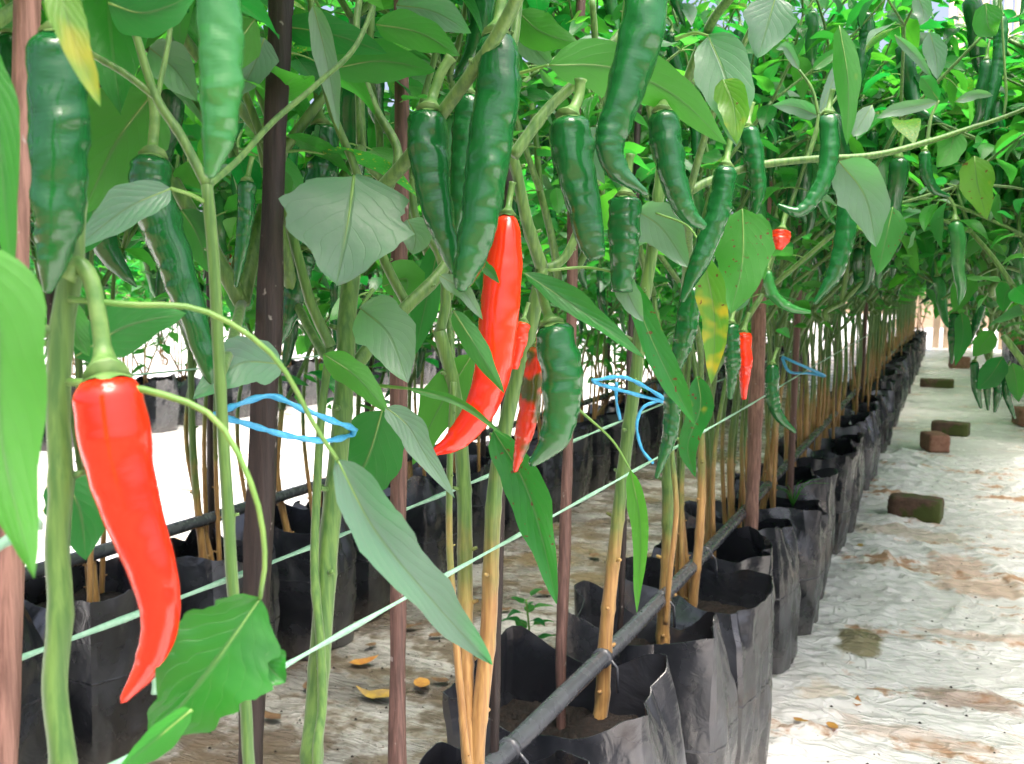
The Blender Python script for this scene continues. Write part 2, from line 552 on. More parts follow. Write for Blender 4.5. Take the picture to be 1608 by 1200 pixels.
# ------------------------------------------------------------------ ground and film
g = MB()
g.add([(-400, -400, -0.03), (400, -400, -0.03), (400, 400, -0.03), (-400, 400, -0.03)], [(0, 1, 2, 3)])
tag(g.build('ground', M_GROUND), 'bare brown earth around the rows', 'ground', kind='structure')


def film(name, x0, x1, y0, y1, step, amp, m, label, seed):
    r = np.random.default_rng(seed)
    nx = max(4, int((x1 - x0) / step)); ny = max(4, int((y1 - y0) / step))
    X, Y = np.meshgrid(np.linspace(x0, x1, nx), np.linspace(y0, y1, ny))
    Z = np.zeros_like(X)
    for k in range(40):                        # creases: sharp ridged waves in many directions
        a = r.uniform(0, math.pi); fq = r.uniform(3, 34); ph = r.uniform(0, 6.28)
        wv = np.sin((X * math.cos(a) + Y * math.sin(a)) * fq + ph + 1.3 * np.sin(X * r.uniform(1, 5) + Y * r.uniform(1, 5)))
        mask = np.clip(np.sin(X * r.uniform(.7, 3) + ph) * np.sin(Y * r.uniform(.7, 3) + ph * 2), 0, 1)
        Z += amp * mask * np.clip(1 - np.abs(wv) * 2.2, 0, 1) * (8 / (fq + 6))
    if step < .015:                            # the loose hem of the film bunches up at the foot of the bags
        for k in range(16):
            a = r.uniform(-.5, .5); fq = r.uniform(25, 60); ph = r.uniform(0, 6.28)
            wv = np.sin((Y * math.cos(a) + X * math.sin(a)) * fq + ph + 2.0 * np.sin(X * r.uniform(4, 9) + ph))
            near = np.exp(-((X + .20) / .13) ** 2) * np.clip(np.sin(Y * r.uniform(.8, 2.5) + ph), 0, 1)
            Z += .008 * near * np.clip(1 - np.abs(wv) * 1.6, 0, 1)
    Z = Z - 0.002
    v = np.stack([X, Y, Z], -1).reshape(-1, 3)
    idx = np.arange(nx * ny).reshape(ny, nx)
    f = np.stack([idx[:-1, :-1], idx[:-1, 1:], idx[1:, 1:], idx[1:, :-1]], -1).reshape(-1, 4)
    me = bpy.data.meshes.new(name)
    me.from_pydata(v.tolist(), [], f.tolist())
    me.polygons.foreach_set('use_smooth', [True] * len(f))
    me.materials.append(m)
    o = bpy.data.objects.new(name, me); COL.objects.link(o)
    return tag(o, label, 'ground sheet', kind='structure')


film('path', -0.52, 0.86, -0.6, 6.0, 0.011, 0.020, M_SHEET_A, 'wrinkled white plastic film over the aisle beside the bags', 1)
film('path', -0.52, 0.86, 6.0, 26.0, 0.08, 0.012, M_SHEET, 'wrinkled white plastic film over the far end of the aisle', 2)
film('path', -1.62, -0.525, -0.6, 7.0, 0.03, 0.008, M_SHEET_D, 'dirty brown-stained, shade-toned plastic film between the two bag rows', 3)
film('path', -1.62, -0.525, 7.0, 26.0, 0.09, 0.010, M_SHEET_D, 'dirty, shade-toned plastic film between the rows further along', 4)
film('path', -30.0, -1.625, -0.6, 40.0, 0.20, 0.012, M_SHEET, 'pale plastic film behind the second bag row', 5)
film('path', 0.865, 8.0, -0.6, 26.0, 0.09, 0.012, M_SHEET, 'pale plastic film under the row across the aisle', 6)

# ------------------------------------------------------------------ grow bags
def bag_bm(seed, hx=0.160, hy=0.116, h=0.362, nseg=96, nz=26):
    """outer wall, thin folded rim, inner wall; soil is a separate mesh"""
    r = np.random.default_rng(seed)
    ph = r.uniform(0, 6.28, 8); am = r.uniform(.4, 1.0, 8)
    A = np.linspace(0, 2 * math.pi, nseg, endpoint=False)
    corner = r.uniform(-.12, .12)

    def pleats(n, amp, sharp=False):             # straight runs between a few fold lines: film creases, not waves
        k = np.sort((np.arange(n) + r.uniform(-.35, .35, n)) / n * 2 * math.pi)
        v = r.uniform(-amp, amp, n)
        return np.interp(A, np.concatenate([k - 2 * math.pi, k, k + 2 * math.pi]), np.tile(v, 3))
    rimz = h - .012 + pleats(7, .030) + pleats(15, .018)
    corner_up = np.abs(np.sin(2 * (A + corner))) ** 6
    rimz = rimz + .030 * corner_up * r.uniform(.4, 1.0)
    lip = pleats(7, .034) + pleats(18, .020) - .014
    body = pleats(9, .006); mid = pleats(6, .010); foot = pleats(11, .010)
    tiltx, tilty = r.uniform(-.015, .015, 2)
    flap = np.zeros(nseg)
    for q in range(4):                             # heat-sealed corners stand out as thin vertical fins
        c0 = math.pi / 4 + q * math.pi / 2 - corner
        dd = (A - c0 + math.pi) % (2 * math.pi) - math.pi
        flap += r.uniform(.25, 1.0) * .024 * np.exp(-(dd / .075) ** 2)

    def wall(s, t, inset=0.0):
        a = A[s % nseg]
        n = 5.0 - 1.0 * t
        ca, sa = math.cos(a + corner), math.sin(a + corner)
        rr = (abs(ca) ** n + abs(sa) ** n) ** (-1 / n)
        bulge = 0.93 + 0.035 * math.sin(math.pi * t) - 0.05 * (1 - t) ** 4
        cr = body[s % nseg] * (.4 + .6 * t) + mid[s % nseg] * math.sin(math.pi * t) + foot[s % nseg] * (1 - t) ** 2 + lip[s % nseg] * max(0, (t - .66) / .34) ** 1.3
        w3 = Vector((math.cos(a) * 2.6 + seed, math.sin(a) * 2.6, t * 3.0)); w4 = Vector((math.cos(a) * 6 + seed, math.sin(a) * 6, t * 7.0 + 9))
        cr += .011 * (.3 - abs(mnoise.noise(w3))) + .006 * (.25 - abs(mnoise.noise(w4))) + flap[s % nseg] * (.25 + .75 * t)
        k = rr * bulge + (cr - inset) / hx
        return ca * k * hx + tiltx * t, sa * k * hy + tilty * t
    v, f = [], []
    prof = [(i / nz, 0.0) for i in range(nz + 1)]
    inner = [(1.0, 0.0015), (0.97, 0.003), (0.92, 0.005), (0.85, 0.006), (0.76, 0.006)]
    for t, ins in prof + inner:
        for s in range(nseg):
            x, y = wall(s, t, ins)
            z = h * t if t <= 0.72 else h * 0.72 + (rimz[s] - h * 0.72) * (t - 0.72) / 0.28
            v.append((x, y, z))
    n = len(prof) + len(inner)
    for k in range(n - 1):
        for s in range(nseg):
            f.append((k * nseg + s, k * nseg + (s + 1) % nseg, (k + 1) * nseg + (s + 1) % nseg, (k + 1) * nseg + s))
    f.append(tuple(range(nseg - 1, -1, -1)))
    sv = [(0, 0, h * 0.825)]
    for rad in (0.3, 0.6, 0.98):
        for s in range(nseg):
            x, y = wall(s, 0.80, 0.004)
            sv.append((x * rad, y * rad, h * 0.82 - 0.012 * (rad > .9) + r.uniform(-.006, .006)))
    sf = [(0, 1 + s, 1 + (s + 1) % nseg) for s in range(nseg)]
    for q in range(2):
        sf += [(1 + q * nseg + s, 1 + (q + 1) * nseg + s, 1 + (q + 1) * nseg + (s + 1) % nseg, 1 + q * nseg + (s + 1) % nseg) for s in range(nseg)]
    return v, f, sv, sf


BAGS = []
for s in range(12):
    v, f, sv, sf = bag_bm(100 + s)
    b1 = MB(); b1.add(v, f)
    b2 = MB(); b2.add(sv, sf)
    seam = MB()                              # heat-sealed seam band running round the wall
    zs = 0.20 + 0.03 * math.sin(s * 2.1)
    row = [k for k in range(14)]
    n = 96
    lev = min(range(27), key=lambda k: abs(0.362 * k / 26 - zs))
    ringv = [v[lev * n + i] for i in range(n)]
    rv = []
    for dz, o in ((-0.0025, 1.001), (0.0, 1.008), (0.0025, 1.001)):
        rv += [(x * o, y * o, z + dz) for x, y, z in ringv]
    rf = [(k * n + i, k * n + (i + 1) % n, (k + 1) * n + (i + 1) % n, (k + 1) * n + i) for k in range(2) for i in range(n)]
    seam.add(rv, rf)
    bme = b1.mesh('bag_body', [M_BAG]); bme.set_sharp_from_angle(angle=math.radians(30))
    BAGS.append((bme, b2.mesh('soil', [M_SOIL]), seam.mesh('seam', [M_BAG])))


def place_bag(x, y, i, label, group, sc=1.0, rz=0.0):
    o = empty('grow_bag', (x, y, 0.004), label, 'grow bag', group)
    o.rotation_euler = (0, 0, rz); o.scale = (sc, sc, 0.97 + .06 * math.sin(i * 1.3))
    for nm, me in zip(('bag_body', 'soil', 'seam'), BAGS[i % 12]):
        c = bpy.data.objects.new(nm, me); COL.objects.link(c); c.parent = o
    return o


# ------------------------------------------------------------------ leaves
def leaf_profile(t):
    return np.clip(np.sin(np.pi * np.clip(t, 0, 1) ** 0.72), 0, 1) ** 0.85 * (1 - 0.25 * t)


def generic_leaf(seed, nl=9, na=5, petiole=True):
    r = np.random.default_rng(seed)
    W = r.uniform(0.40, 0.54); fold = r.uniform(0.05, 0.45); droop = r.uniform(0.1, 0.9); side = r.uniform(-.25, .25)
    ph = r.uniform(0, 6.28); wa = r.uniform(0.01, 0.035)
    mb = MB()
    v, uv, f = [], [], []
    ts = np.linspace(0, 1, nl)
    ang = -droop * ts
    y = np.concatenate([[0], np.cumsum(np.cos(ang[:-1]) * np.diff(ts))]); z = np.concatenate([[0], np.cumsum(np.sin(ang[:-1]) * np.diff(ts))])
    hw = leaf_profile(ts) * W / 2 / 0.86
    hw[0] = 0.02; hw[-1] = 0.002
    for k in range(nl):
        for j in range(na):
            s = j / (na - 1) * 2 - 1
            off = abs(s) * hw[k]
            zz = z[k] + off * fold + wa * math.sin(9 * ts[k] + ph + (2 if s > 0 else 0)) * abs(s)
            v.append((s * hw[k] * (1 - .15 * fold) + side * ts[k] ** 2 * .4, y[k], zz))
            uv.append((0.5 + s * 0.5, ts[k]))
    for k in range(nl - 1):
        for j in range(na - 1):
            f.append((k * na + j, k * na + j + 1, (k + 1) * na + j + 1, (k + 1) * na + j))
    if petiole:
        v = [(x, yy + .32, zz + .06) for x, yy, zz in v]
        mb.add(v, f, 0, uv)
        mb.tube(np.array([(0, 0, 0), (0, .17, .05), (0, .35, .06)]), [0.016, 0.011, 0.010], 5, 1, cap=False)
    else:
        mb.add(v, f, 0, uv)
    return mb


LEAFV = [generic_leaf(s) for s in range(10)]
LEAF_ME = [l.mesh('leaf', [M_LEAF, M_PETIOLE]) for l in LEAFV]
LEAF_ME_G = [l.mesh('leaf', [M_LEAF_SHEEN, M_PETIOLE]) for l in LEAFV[:4]]
LEAF_ME_Y = [l.mesh('leaf', [M_LEAF_YG, M_PETIOLE]) for l in LEAFV[4:7]]
LEAFLOW = [generic_leaf(s + 40, 5, 3, False) for s in range(8)]


def merged_mesh(name, sources, mats_ids, mlist):
    """join many transformed leaves into one mesh, one random value per leaf"""
    V, Fq, UV, R = [], [], [], []
    off = 0
    r = np.random.default_rng(len(mats_ids))
    cache = {}
    for mtx, si in mats_ids:
        if si not in cache:
            s = sources[si]
            fq = [q for q, m in zip(s.f, s.m) if m == 0]
            cache[si] = (np.array(s.v), np.array(fq), np.array(s.uv))
        sv, sf, suv = cache[si]
        V.append(sv @ mtx[:3, :3].T + mtx[:3, 3]); Fq.append(sf + off); UV.append(suv)
        R.append(np.full(len(sv), r.random())); off += len(sv)
    V = np.vstack(V); Fq = np.vstack(Fq); UV = np.vstack(UV); R = np.concatenate(R)
    me = bpy.data.meshes.new(name)
    nv, nf = len(V), len(Fq)
    me.vertices.add(nv); me.loops.add(nf * 4); me.polygons.add(nf)
    me.vertices.foreach_set('co', V.astype(np.float32).ravel())
    me.loops.foreach_set('vertex_index', Fq.astype(np.int32).ravel())
    me.polygons.foreach_set('loop_start', np.arange(0, nf * 4, 4, dtype=np.int32))
    me.polygons.foreach_set('use_smooth', np.ones(nf, dtype=bool))
    ul = me.uv_layers.new(name='UVMap'); ul.data.foreach_set('uv', UV[Fq.ravel()].astype(np.float32).ravel())
    at = me.attributes.new('rnd', 'FLOAT', 'POINT'); at.data.foreach_set('value', R.astype(np.float32))
    for m in mlist: me.materials.append(m)
    me.update(); me.validate()
    return me


def basis(pos, d, n, s):
    d = d / np.linalg.norm(d)
    n = n - d * (n @ d); n /= np.linalg.norm(n) + 1e-9
    x = np.cross(d, n)
    m = np.eye(4)
    m[:3, 0] = x * s; m[:3, 1] = d * s; m[:3, 2] = n * s; m[:3, 3] = pos
    return m


# ------------------------------------------------------------------ peppers
PROFILE_T = np.array([0, .02, .06, .12, .25, .45, .65, .8, .9, .96, 1.0])
PROFILE_R = np.array([.50, .82, .97, 1.0, .99, .92, .78, .58, .38, .20, .04])


def pepper_mb(pts, R, seed, seg=18, rings=34, widths=None, wr=1.0):
    r = np.random.default_rng(seed)
    c = catmull(pts, rings)
    t = np.linspace(0, 1, rings)
    ts = t ** 1.15 if widths is None else t
    c2 = catmull(pts, 200)
    idx = np.clip((ts * 199), 0, 199).astype(int)
    c = c2[idx]
    if widths is not None:
        rad = np.interp(t, np.linspace(0, 1, len(widths)), np.array(widths)) / 2
        endcap = np.minimum(1, np.sqrt(np.clip(t / 0.05, 0, 1)) * 0.55 + 0.45)
        rad = rad * endcap
        rad[-1] *= 0.25
    else:
        rad = np.interp(ts, PROFILE_T, PROFILE_R) * R
    ph = r.uniform(0, 6.28, 12)

    asp = np.linalg.norm(np.diff(c2, axis=0), axis=1).sum() / (2 * rad.max())
    fq = float(np.clip(asp * 4.0, 7, 30))

    def wob(k, a):
        tt = k / rings
        w = 1 + wr * (0.035 * math.sin(2 * a + ph[0] + tt * 2) + 0.025 * math.sin(3 * a + ph[1] - tt * 3))
        q = Vector((math.cos(a) * 1.1 + seed * 3.1, math.sin(a) * 1.1 + ph[2], tt * 8))
        w += wr * 0.11 * mnoise.noise(q)
        q2 = Vector((math.cos(a) * 1.2 + ph[3], math.sin(a) * 1.2 + seed * 1.7, tt * fq + .6 * math.sin(a + ph[5])))
        w += wr * 0.10 * (.5 + .9 * abs(math.sin(tt * 5 + ph[6] + a))) * mnoise.noise(q2)
        return w
    mb = MB()
    mb.tube(c, rad, seg, 0, True, wob=wob)
    return mb, c, rad


def stalk_mb(pts, r0, rcal):
    c = catmull(pts, 16)
    t = np.linspace(0, 1, 16)
    rad = r0 + (rcal - r0) * np.clip((t - 0.72) / 0.28, 0, 1) ** 1.4
    rad[0] *= 1.25
    mb = MB()
    mb.tube(c, rad, 9, 0, True)
    return mb


GP = []
for s in range(10):
    r = np.random.default_rng(s + 300)
    bend = r.uniform(-.25, .25); hook = r.uniform(-.35, .35)
    pts = [(0, 0, 0), (bend * .08, .02, -.25), (bend * .3, 0, -.5), (bend * .5 + hook * .2, r.uniform(-.05, .05), -.75), (bend * .6 + hook, 0, -.95)]
    mb, c, rad = pepper_mb(np.array(pts), 0.095 * r.uniform(.85, 1.2), s, 9, 14)
    st = stalk_mb(np.array([(r.uniform(-.1, .1), r.uniform(-.1, .1), .30), (0, 0, .16), (0, 0, -.005)]), .018, .058)
    GP.append((mb, st))
GP_ME = {}
for key, m in (('g', M_GREEN), ('l', M_GREENL), ('r', M_RED)):
    GP_ME[key] = [(a.mesh('chilli_pepper', [m]), b.mesh('stalk', [M_STALK])) for a, b in GP]


def add_pepper(parent, org, pos, L, i, key, rz):
    a, b = GP_ME[key][i % len(GP_ME[key])]
    o = bpy.data.objects.new('chilli_pepper', a); COL.objects.link(o)
    o.parent = parent
    o.location = [float(pos[k] - org[k]) for k in range(3)]
    o.rotation_euler = (random.uniform(-.15, .15), random.uniform(-.15, .15), rz); o.scale = (L, L, L)
    s = bpy.data.objects.new('stalk', b); COL.objects.link(s); s.parent = o
    return o


# ------------------------------------------------------------------ plant generator
def grow(r, base, fork_h, levels, seglen, lean, nfirst=2):
    """branches as polylines with radii, leaf spots, fruit spots; all in world space"""
    branches, leaves, fruit = [], [], []
    base = np.array(base, float)
    top = base + np.array([r.uniform(-.03, .03), r.uniform(-.03, .03), fork_h])
    mid = (base + top) / 2 + np.array([r.uniform(-.02, .02), r.uniform(-.02, .02), 0])
    branches.append((catmull([base, mid, top], 9), 0.0085, 0.0070))

    def rec(p, d, lv, L):
        bendv = r.normal(0, .08, 3)
        p1 = p + d * L * .5 + bendv * L * .3
        p2 = p + d * L
        rad = 0.0068 * 0.74 ** lv
        branches.append((catmull([p, p1, p2], 6), rad, rad * .8))
        # leaves along and at the fork
        for q, num in ((p1, 1), (p2, 2 if lv < levels else 5)):
            for _ in range(num):
                a = r.uniform(0, 6.283)
                h = np.array([math.cos(a), math.sin(a), 0])
                dr = h * r.uniform(.5, 1) + d * .35 + np.array([0, 0, r.uniform(-.75, .15)])
                nn = np.array([h[0] * r.uniform(-.2, .8), h[1] * r.uniform(-.2, .8), 1.0]) + r.normal(0, .25, 3)
                sz = r.uniform(.065, .125) * (1.0 if lv < levels else .85)
                leaves.append((q, dr, nn, sz))
        if r.random() < .42 and lv >= 1:
            fruit.append((p2 + np.array([0, 0, -.012]), r.uniform(.10, .165)))
        if lv < levels:
            ax = np.cross(d, np.array([r.normal(), r.normal(), .2])); ax /= np.linalg.norm(ax)
            for sgn in (-1, 1):
                sp = r.uniform(.35, .62) * sgn
                nd = d * math.cos(sp) + np.cross(ax, d) * math.sin(sp)
                nd = nd + np.array([lean[0] * .10, lean[1] * .10, .06]); nd /= np.linalg.norm(nd)
                rec(p2, nd, lv + 1, L * r.uniform(.78, .95))

    a0 = r.uniform(0, 6.28)
    for k in range(nfirst):
        a = a0 + 2 * math.pi * k / nfirst
        d = np.array([math.cos(a) * .5 + lean[0] * .3, math.sin(a) * .5 + lean[1] * .3, 1.0]); d /= np.linalg.norm(d)
        rec(top, d, 0, seglen * r.uniform(.85, 1.1))
    return branches, leaves, fruit


def branch_mesh(branches, org, seg=6):
    mb = MB()
    for c, r0, r1 in branches:
        mb.tube(c - org, np.linspace(r0, r1, len(c)), seg, 0, True)
    return mb


def stem_tube(mb, pts, w0, w1, n=40, seed=0, seg=10, stubs=True):
    """knotty stem through points; radii in metres"""
    r = np.random.default_rng(seed)
    c = catmull(pts, n * 4)
    ln = np.concatenate([[0], np.cumsum(np.linalg.norm(np.diff(c, axis=0), axis=1))])
    n2 = int(np.clip(ln[-1] / 0.008, n, 120))
    u = np.linspace(0, ln[-1], n2)
    c = np.stack([np.interp(u, ln, c[:, k]) for k in range(3)], 1); ln = u
    rad = np.interp(ln, [0, ln[-1]], [w0, w1])
    nodes = np.arange(r.uniform(.02, .05), ln[-1], r.uniform(.06, .085))
    for q in nodes:
        rad = rad * (1 + 0.14 * np.exp(-((ln - q) / (w0 * .7)) ** 2))
    mb.tube(c, rad, seg, 0, True, wob=lambda k, a: 1 + .03 * math.sin(4 * a + k * .1) + .02 * math.sin(7 * a))
    if stubs:
        for q in nodes:
            k = int(np.argmin(abs(ln - q))); a = r.uniform(0, 6.28)
            d = np.array([math.cos(a), math.sin(a), .35])
            mb.tube(np.array([c[k] + d * rad[k] * .6, c[k] + d * rad[k] * 1.6]), [rad[k] * .30, rad[k] * .22], 6)
    return c


STATS = {'leaf': 0, 'pepper': 0}


def dress_plant(root, org, branches, leaves, fruit, near, keep=None, max_single=120, hi=True, trunk=True, cap=1.36, thin=0.0):
    """turn a grown plant into parts under root"""
    if trunk and branches:
        mb = MB()
        c, r0, r1 = branches[0]
        stem_tube(mb, c, r0 * 1.15, r1, 26, int(abs(org[1]) * 1000) + 5, 8)
        mb.build('stem', M_STEM, root)
    rest = []
    for bi, (c, r0, r1) in enumerate(branches[1:] if trunk else branches):
        if c[-1][2] > cap + .09 * max(0, proj(c[-1])[2]) or (keep is not None and trunk and r0 < .0062 and not (keep(c[-1], .1) and keep(c[0], .1))):
            continue
        px, py, d = proj(c[len(c) // 2])
        if near and -40 < px < 1650 and -40 < py < 1240 and 2 * r0 * F / d > 9:
            mb = MB(); mb.tube(c, np.linspace(r0, r1, len(c)), 7); mb.build('branch', M_STEM, root)
        else:
            rest.append((c, r0, r1))
    if rest:
        mb = branch_mesh(rest, np.zeros(3))
        o = mb.build('twigs', M_STEM, root); o['kind'] = 'stuff'
    single, mass = [], []
    if near:                                   # young small leaves around the larger ones
        leaves = leaves + [(q + rng.normal(0, .035, 3), dr + rng.normal(0, .6, 3), nn + rng.normal(0, .4, 3), sz * rng.uniform(.40, .68)) for q, dr, nn, sz in leaves]
    for q, dr, nn, sz in leaves:
        if q[2] > cap + .09 * max(0, proj(q)[2]) or rng.random() < thin:
            continue
        if keep is not None and not keep(q, sz):
            continue
        px, py, d = proj(q)
        big = sz * .42 * F / d
        if near and -60 < px < 1660 and -60 < py < 1250 and big > 11:
            single.append((big, q, dr, nn, sz))
        else:
            mass.append((q, dr, nn, sz))
    single.sort(key=lambda s: -s[0])
    for s in single[max_single:]:
        mass.append(s[1:])
    for k, (big, q, dr, nn, sz) in enumerate(single[:max_single]):
        u = rng.random()
        me = LEAF_ME[int(rng.integers(10))] if u < .74 else (LEAF_ME_G[int(rng.integers(4))] if u < .94 else LEAF_ME_Y[int(rng.integers(3))])
        o = bpy.data.objects.new('leaf', me); COL.objects.link(o)
        o.parent = root
        o.matrix_basis = Matrix(basis(q - org, dr, nn, sz).tolist())
        STATS['leaf'] += 1
    if mass:
        src = LEAFV if hi else LEAFLOW
        me = merged_mesh('foliage', src, [(basis(q - org, dr, nn, sz), int(rng.integers(len(src)))) for q, dr, nn, sz in mass], [M_LEAFM])
        o = bpy.data.objects.new('foliage', me); COL.objects.link(o); o.parent = root; o['kind'] = 'stuff'
    for k, (q, L) in enumerate(fruit):
        if q[2] > cap - .06 + .08 * max(0, proj(q)[2]):
            continue
        if keep is not None and not keep(q, .1):
            continue
        key = 'r' if rng.random() < .008 else ('l' if rng.random() < .3 else 'g')
        add_pepper(root, org, q + np.array([0, 0, -.3 * L]), L, int(rng.integers(10)), key, rng.uniform(0, 6.28))
        STATS['pepper'] += 1


# ================================================================== FRONT ROW
XR = -0.47
row_y = [0.27, 0.60, 0.94, 1.26, 1.58]
while row_y[-1] < 15.0:
    row_y.append(row_y[-1] + 0.292 + 0.02 * math.sin(len(row_y) * 2.3))
ORD = ['first', 'second', 'third', 'fourth', 'fifth', 'sixth', 'seventh', 'eighth', 'ninth', 'tenth']
G1 = 'black grow bags in the row edging the white aisle'
for i, y in enumerate(row_y):
    lab = {2: 'black grow bag with the brown stake and the twin tan stems',
           3: 'creased black grow bag where the pipe crosses in front of a slim brown stake',
           4: 'tall black grow bag with a square upper corner and a horizontal seam'}.get(i, 'black plastic grow bag in the row edging the white aisle')
    if 5 <= i <= 14:
        lab = 'black grow bag, %s beyond the tall square-cornered one in the aisle row' % ORD[i - 5]
    place_bag(XR + 0.018 * math.sin(i * 1.7), y, i * 5 + 1, lab, None if i in (2, 3, 4) else G1, 1.0 + .02 * math.sin(i * 2.9),
              0.16 * math.sin(i * 2.3) + (math.pi if i % 2 else 0))


# ---- hero pieces -------------------------------------------------------------
def place(pt, d):
    return P(pt[0], pt[1], d)


def wpx(w, d):
    return w * d / F


def hero_leaf(root, pts, width, mtl, d=None, x=None, roll=0.0, fold=0.25, curl=0.0, wave=0.08, flip=False, nl=17, na=9, petiole=None, holes=0, name='leaf', label=None, wide=0.0, rag=0.05):
    """midrib through photo points; d = (start, end) depth or one depth, x = row plane"""
    n = len(pts)
    if d is not None:
        ds = np.linspace(d[0], d[1], n) if isinstance(d, (tuple, list)) else np.full(n, d)
        q = np.array([P(p[0], p[1], dd) for p, dd in zip(pts, ds)])
    else:
        q = np.array([RX(p[0], p[1], x) for p in pts])
        ds = np.array([(a - CP) @ CF for a in q])
    c = catmull(q, nl)
    # the blade bows towards or away from the viewer
    view = c - CP; view /= np.linalg.norm(view, axis=1)[:, None]
    tt = np.linspace(0, 1, nl)
    L = np.linalg.norm(np.diff(c, axis=0), axis=1).sum()
    c = c + view * (np.sin(np.pi * tt) * curl * L)[:, None]
    t = np.gradient(c, axis=0); t /= np.linalg.norm(t, axis=1)[:, None]
    s = np.cross(t, view); s /= np.linalg.norm(s, axis=1)[:, None]
    nrm = np.cross(s, t)                       # points back to the camera
    if (nrm[nl // 2] @ view[nl // 2]) > 0: nrm = -nrm
    sg = -1.0 if flip else 1.0
    cr, sr = math.cos(roll), math.sin(roll)
    s2 = s * cr + nrm * sr; n2 = nrm * cr - s * sr
    W = wpx(width, ds.mean()) / 2 / max(.35, cr)
    r = np.random.default_rng(int(abs(pts[0][0] * 7 + pts[0][1] * 13)))
    hw = np.clip(np.sin(np.pi * tt ** (0.70 + wide)), 0, 1) ** 0.8
    hw = hw / hw.max() * W
    hw[0] = max(hw[0], .04 * W); hw[-1] = .004 * W
    ph = r.uniform(0, 6.28, 4)
    hw_l = hw * (1 + .07 * np.sin(tt * 11 + ph[0]) + .04 * np.sin(tt * 23 + ph[1]))
    hw_r = hw * (1 + .07 * np.sin(tt * 12 + ph[2]) + .04 * np.sin(tt * 21 + ph[3]))
    hw_l = hw_l * (1 + rag * np.array([mnoise.noise(Vector((e * 7, ph[0], 0))) * 1.6 + mnoise.noise(Vector((e * 17, ph[1], 0))) for e in tt]))
    hw_r = hw_r * (1 + rag * np.array([mnoise.noise(Vector((e * 7, ph[2], 3))) * 1.6 + mnoise.noise(Vector((e * 17, ph[3], 3))) for e in tt]))
    v, uv, f = [], [], []
    for k in range(nl):
        for j in range(na):
            a = j / (na - 1) * 2 - 1
            w = hw_l[k] if a < 0 else hw_r[k]
            off = abs(a) ** 1.3 * w * fold * sg + wave * W * math.sin(tt[k] * 9 + ph[1] + (2.2 if a > 0 else 0)) * abs(a) ** 1.5
            v.append(c[k] + s2[k] * a * w * math.cos(math.atan(fold) * .8) + n2[k] * off)
            uv.append((.5 + a * .5, tt[k]))
    for k in range(nl - 1):
        for j in range(na - 1):
            q4 = (k * na + j, k * na + j + 1, (k + 1) * na + j + 1, (k + 1) * na + j)
            f.append(q4)
    # face winding: front face towards the camera when not flip
    a, b, e = (np.array(v[i]) for i in f[len(f) // 2][:3])
    fn = np.cross(b - a, e - b)
    if (fn @ view[nl // 2] < 0) == flip:
        f = [q4[::-1] for q4 in f]
    mb = MB()
    mb.add(v, f, 0, uv)
    rr = .035 * W if W > .012 else .0006
    mb.tube(c[:-3] + n2[:-3] * (-.0006), np.linspace(max(rr, .0009), .0004, nl - 3), 6, 1)
    if petiole is not None:
        pp = [P(a, b, e) for a, b, e in petiole] + [c[0]]
        mb.tube(catmull(pp, 18), np.linspace(max(rr * 2.3, .0016), max(rr * 1.3, .0011), 18), 8, 1)
    o = mb.build(name, [mtl, M_PETIOLE], root)
    STATS['leaf'] += 1
    if label: o['label'] = label
    return o


def hero_pepper(root, pts, widths, mtl, d=None, x=None, stalk=None, seed=1, label=None, wr=1.0):
    n = len(pts)
    if d is not None:
        q = np.array([P(p[0], p[1], d) for p in pts]); dm = d
    else:
        q = np.array([RX(p[0], p[1], x) for p in pts])
        dm = np.mean([(a - CP) @ CF for a in q])
        q = np.array([P(p[0], p[1], dm) for p in pts])
    mb, c, rad = pepper_mb(q, None, seed, 22, 72, [wpx(w, dm) for w in widths], wr)
    o = mb.build('chilli_pepper', mtl, root)
    if label: o['label'] = label
    if stalk is None:
        stalk = [(pts[0][0] + 8, pts[0][1] - widths[0] * 1.3), (pts[0][0] + 3, pts[0][1] - widths[0] * .6)]
    sp = [P(a, b, dm + .008) for a, b in stalk] + [q[0] + (q[1] - q[0]) * .012]
    s = stalk_mb(sp, wpx(widths[0], dm) * .13, wpx(widths[0], dm) * .36)
    # calyx: a flared cap with uneven teeth sitting on the shoulder
    ax = (q[1] - q[0]) / np.linalg.norm(q[1] - q[0])
    _, U, Wv = frames(np.array([q[0], q[0] + ax]))
    R0 = wpx(widths[0], dm) * .5
    cv, cf, ns = [], [], 20
    for k, (hh, rr) in enumerate(((-.14, .30), (-.04, .52), (.02, .66), (.06, .72))):
        for j in range(ns):
            a = 2 * math.pi * j / ns
            w = rr * (1 + (.10 * math.sin(5 * a + seed)) * (k == 3))
            cv.append(q[0] + ax * R0 * (hh + (.06 * math.sin(5 * a + seed) if k == 3 else 0)) + (U[0] * math.cos(a) + Wv[0] * math.sin(a)) * R0 * w)
    for k in range(3):
        for j in range(ns):
            cf.append((k * ns + j, k * ns + (j + 1) % ns, (k + 1) * ns + (j + 1) % ns, (k + 1) * ns + j))
    s.add(cv, cf)
    s.build('stalk', M_STALK, o, origin=world_loc(root))
    STATS['pepper'] += 1
    return o


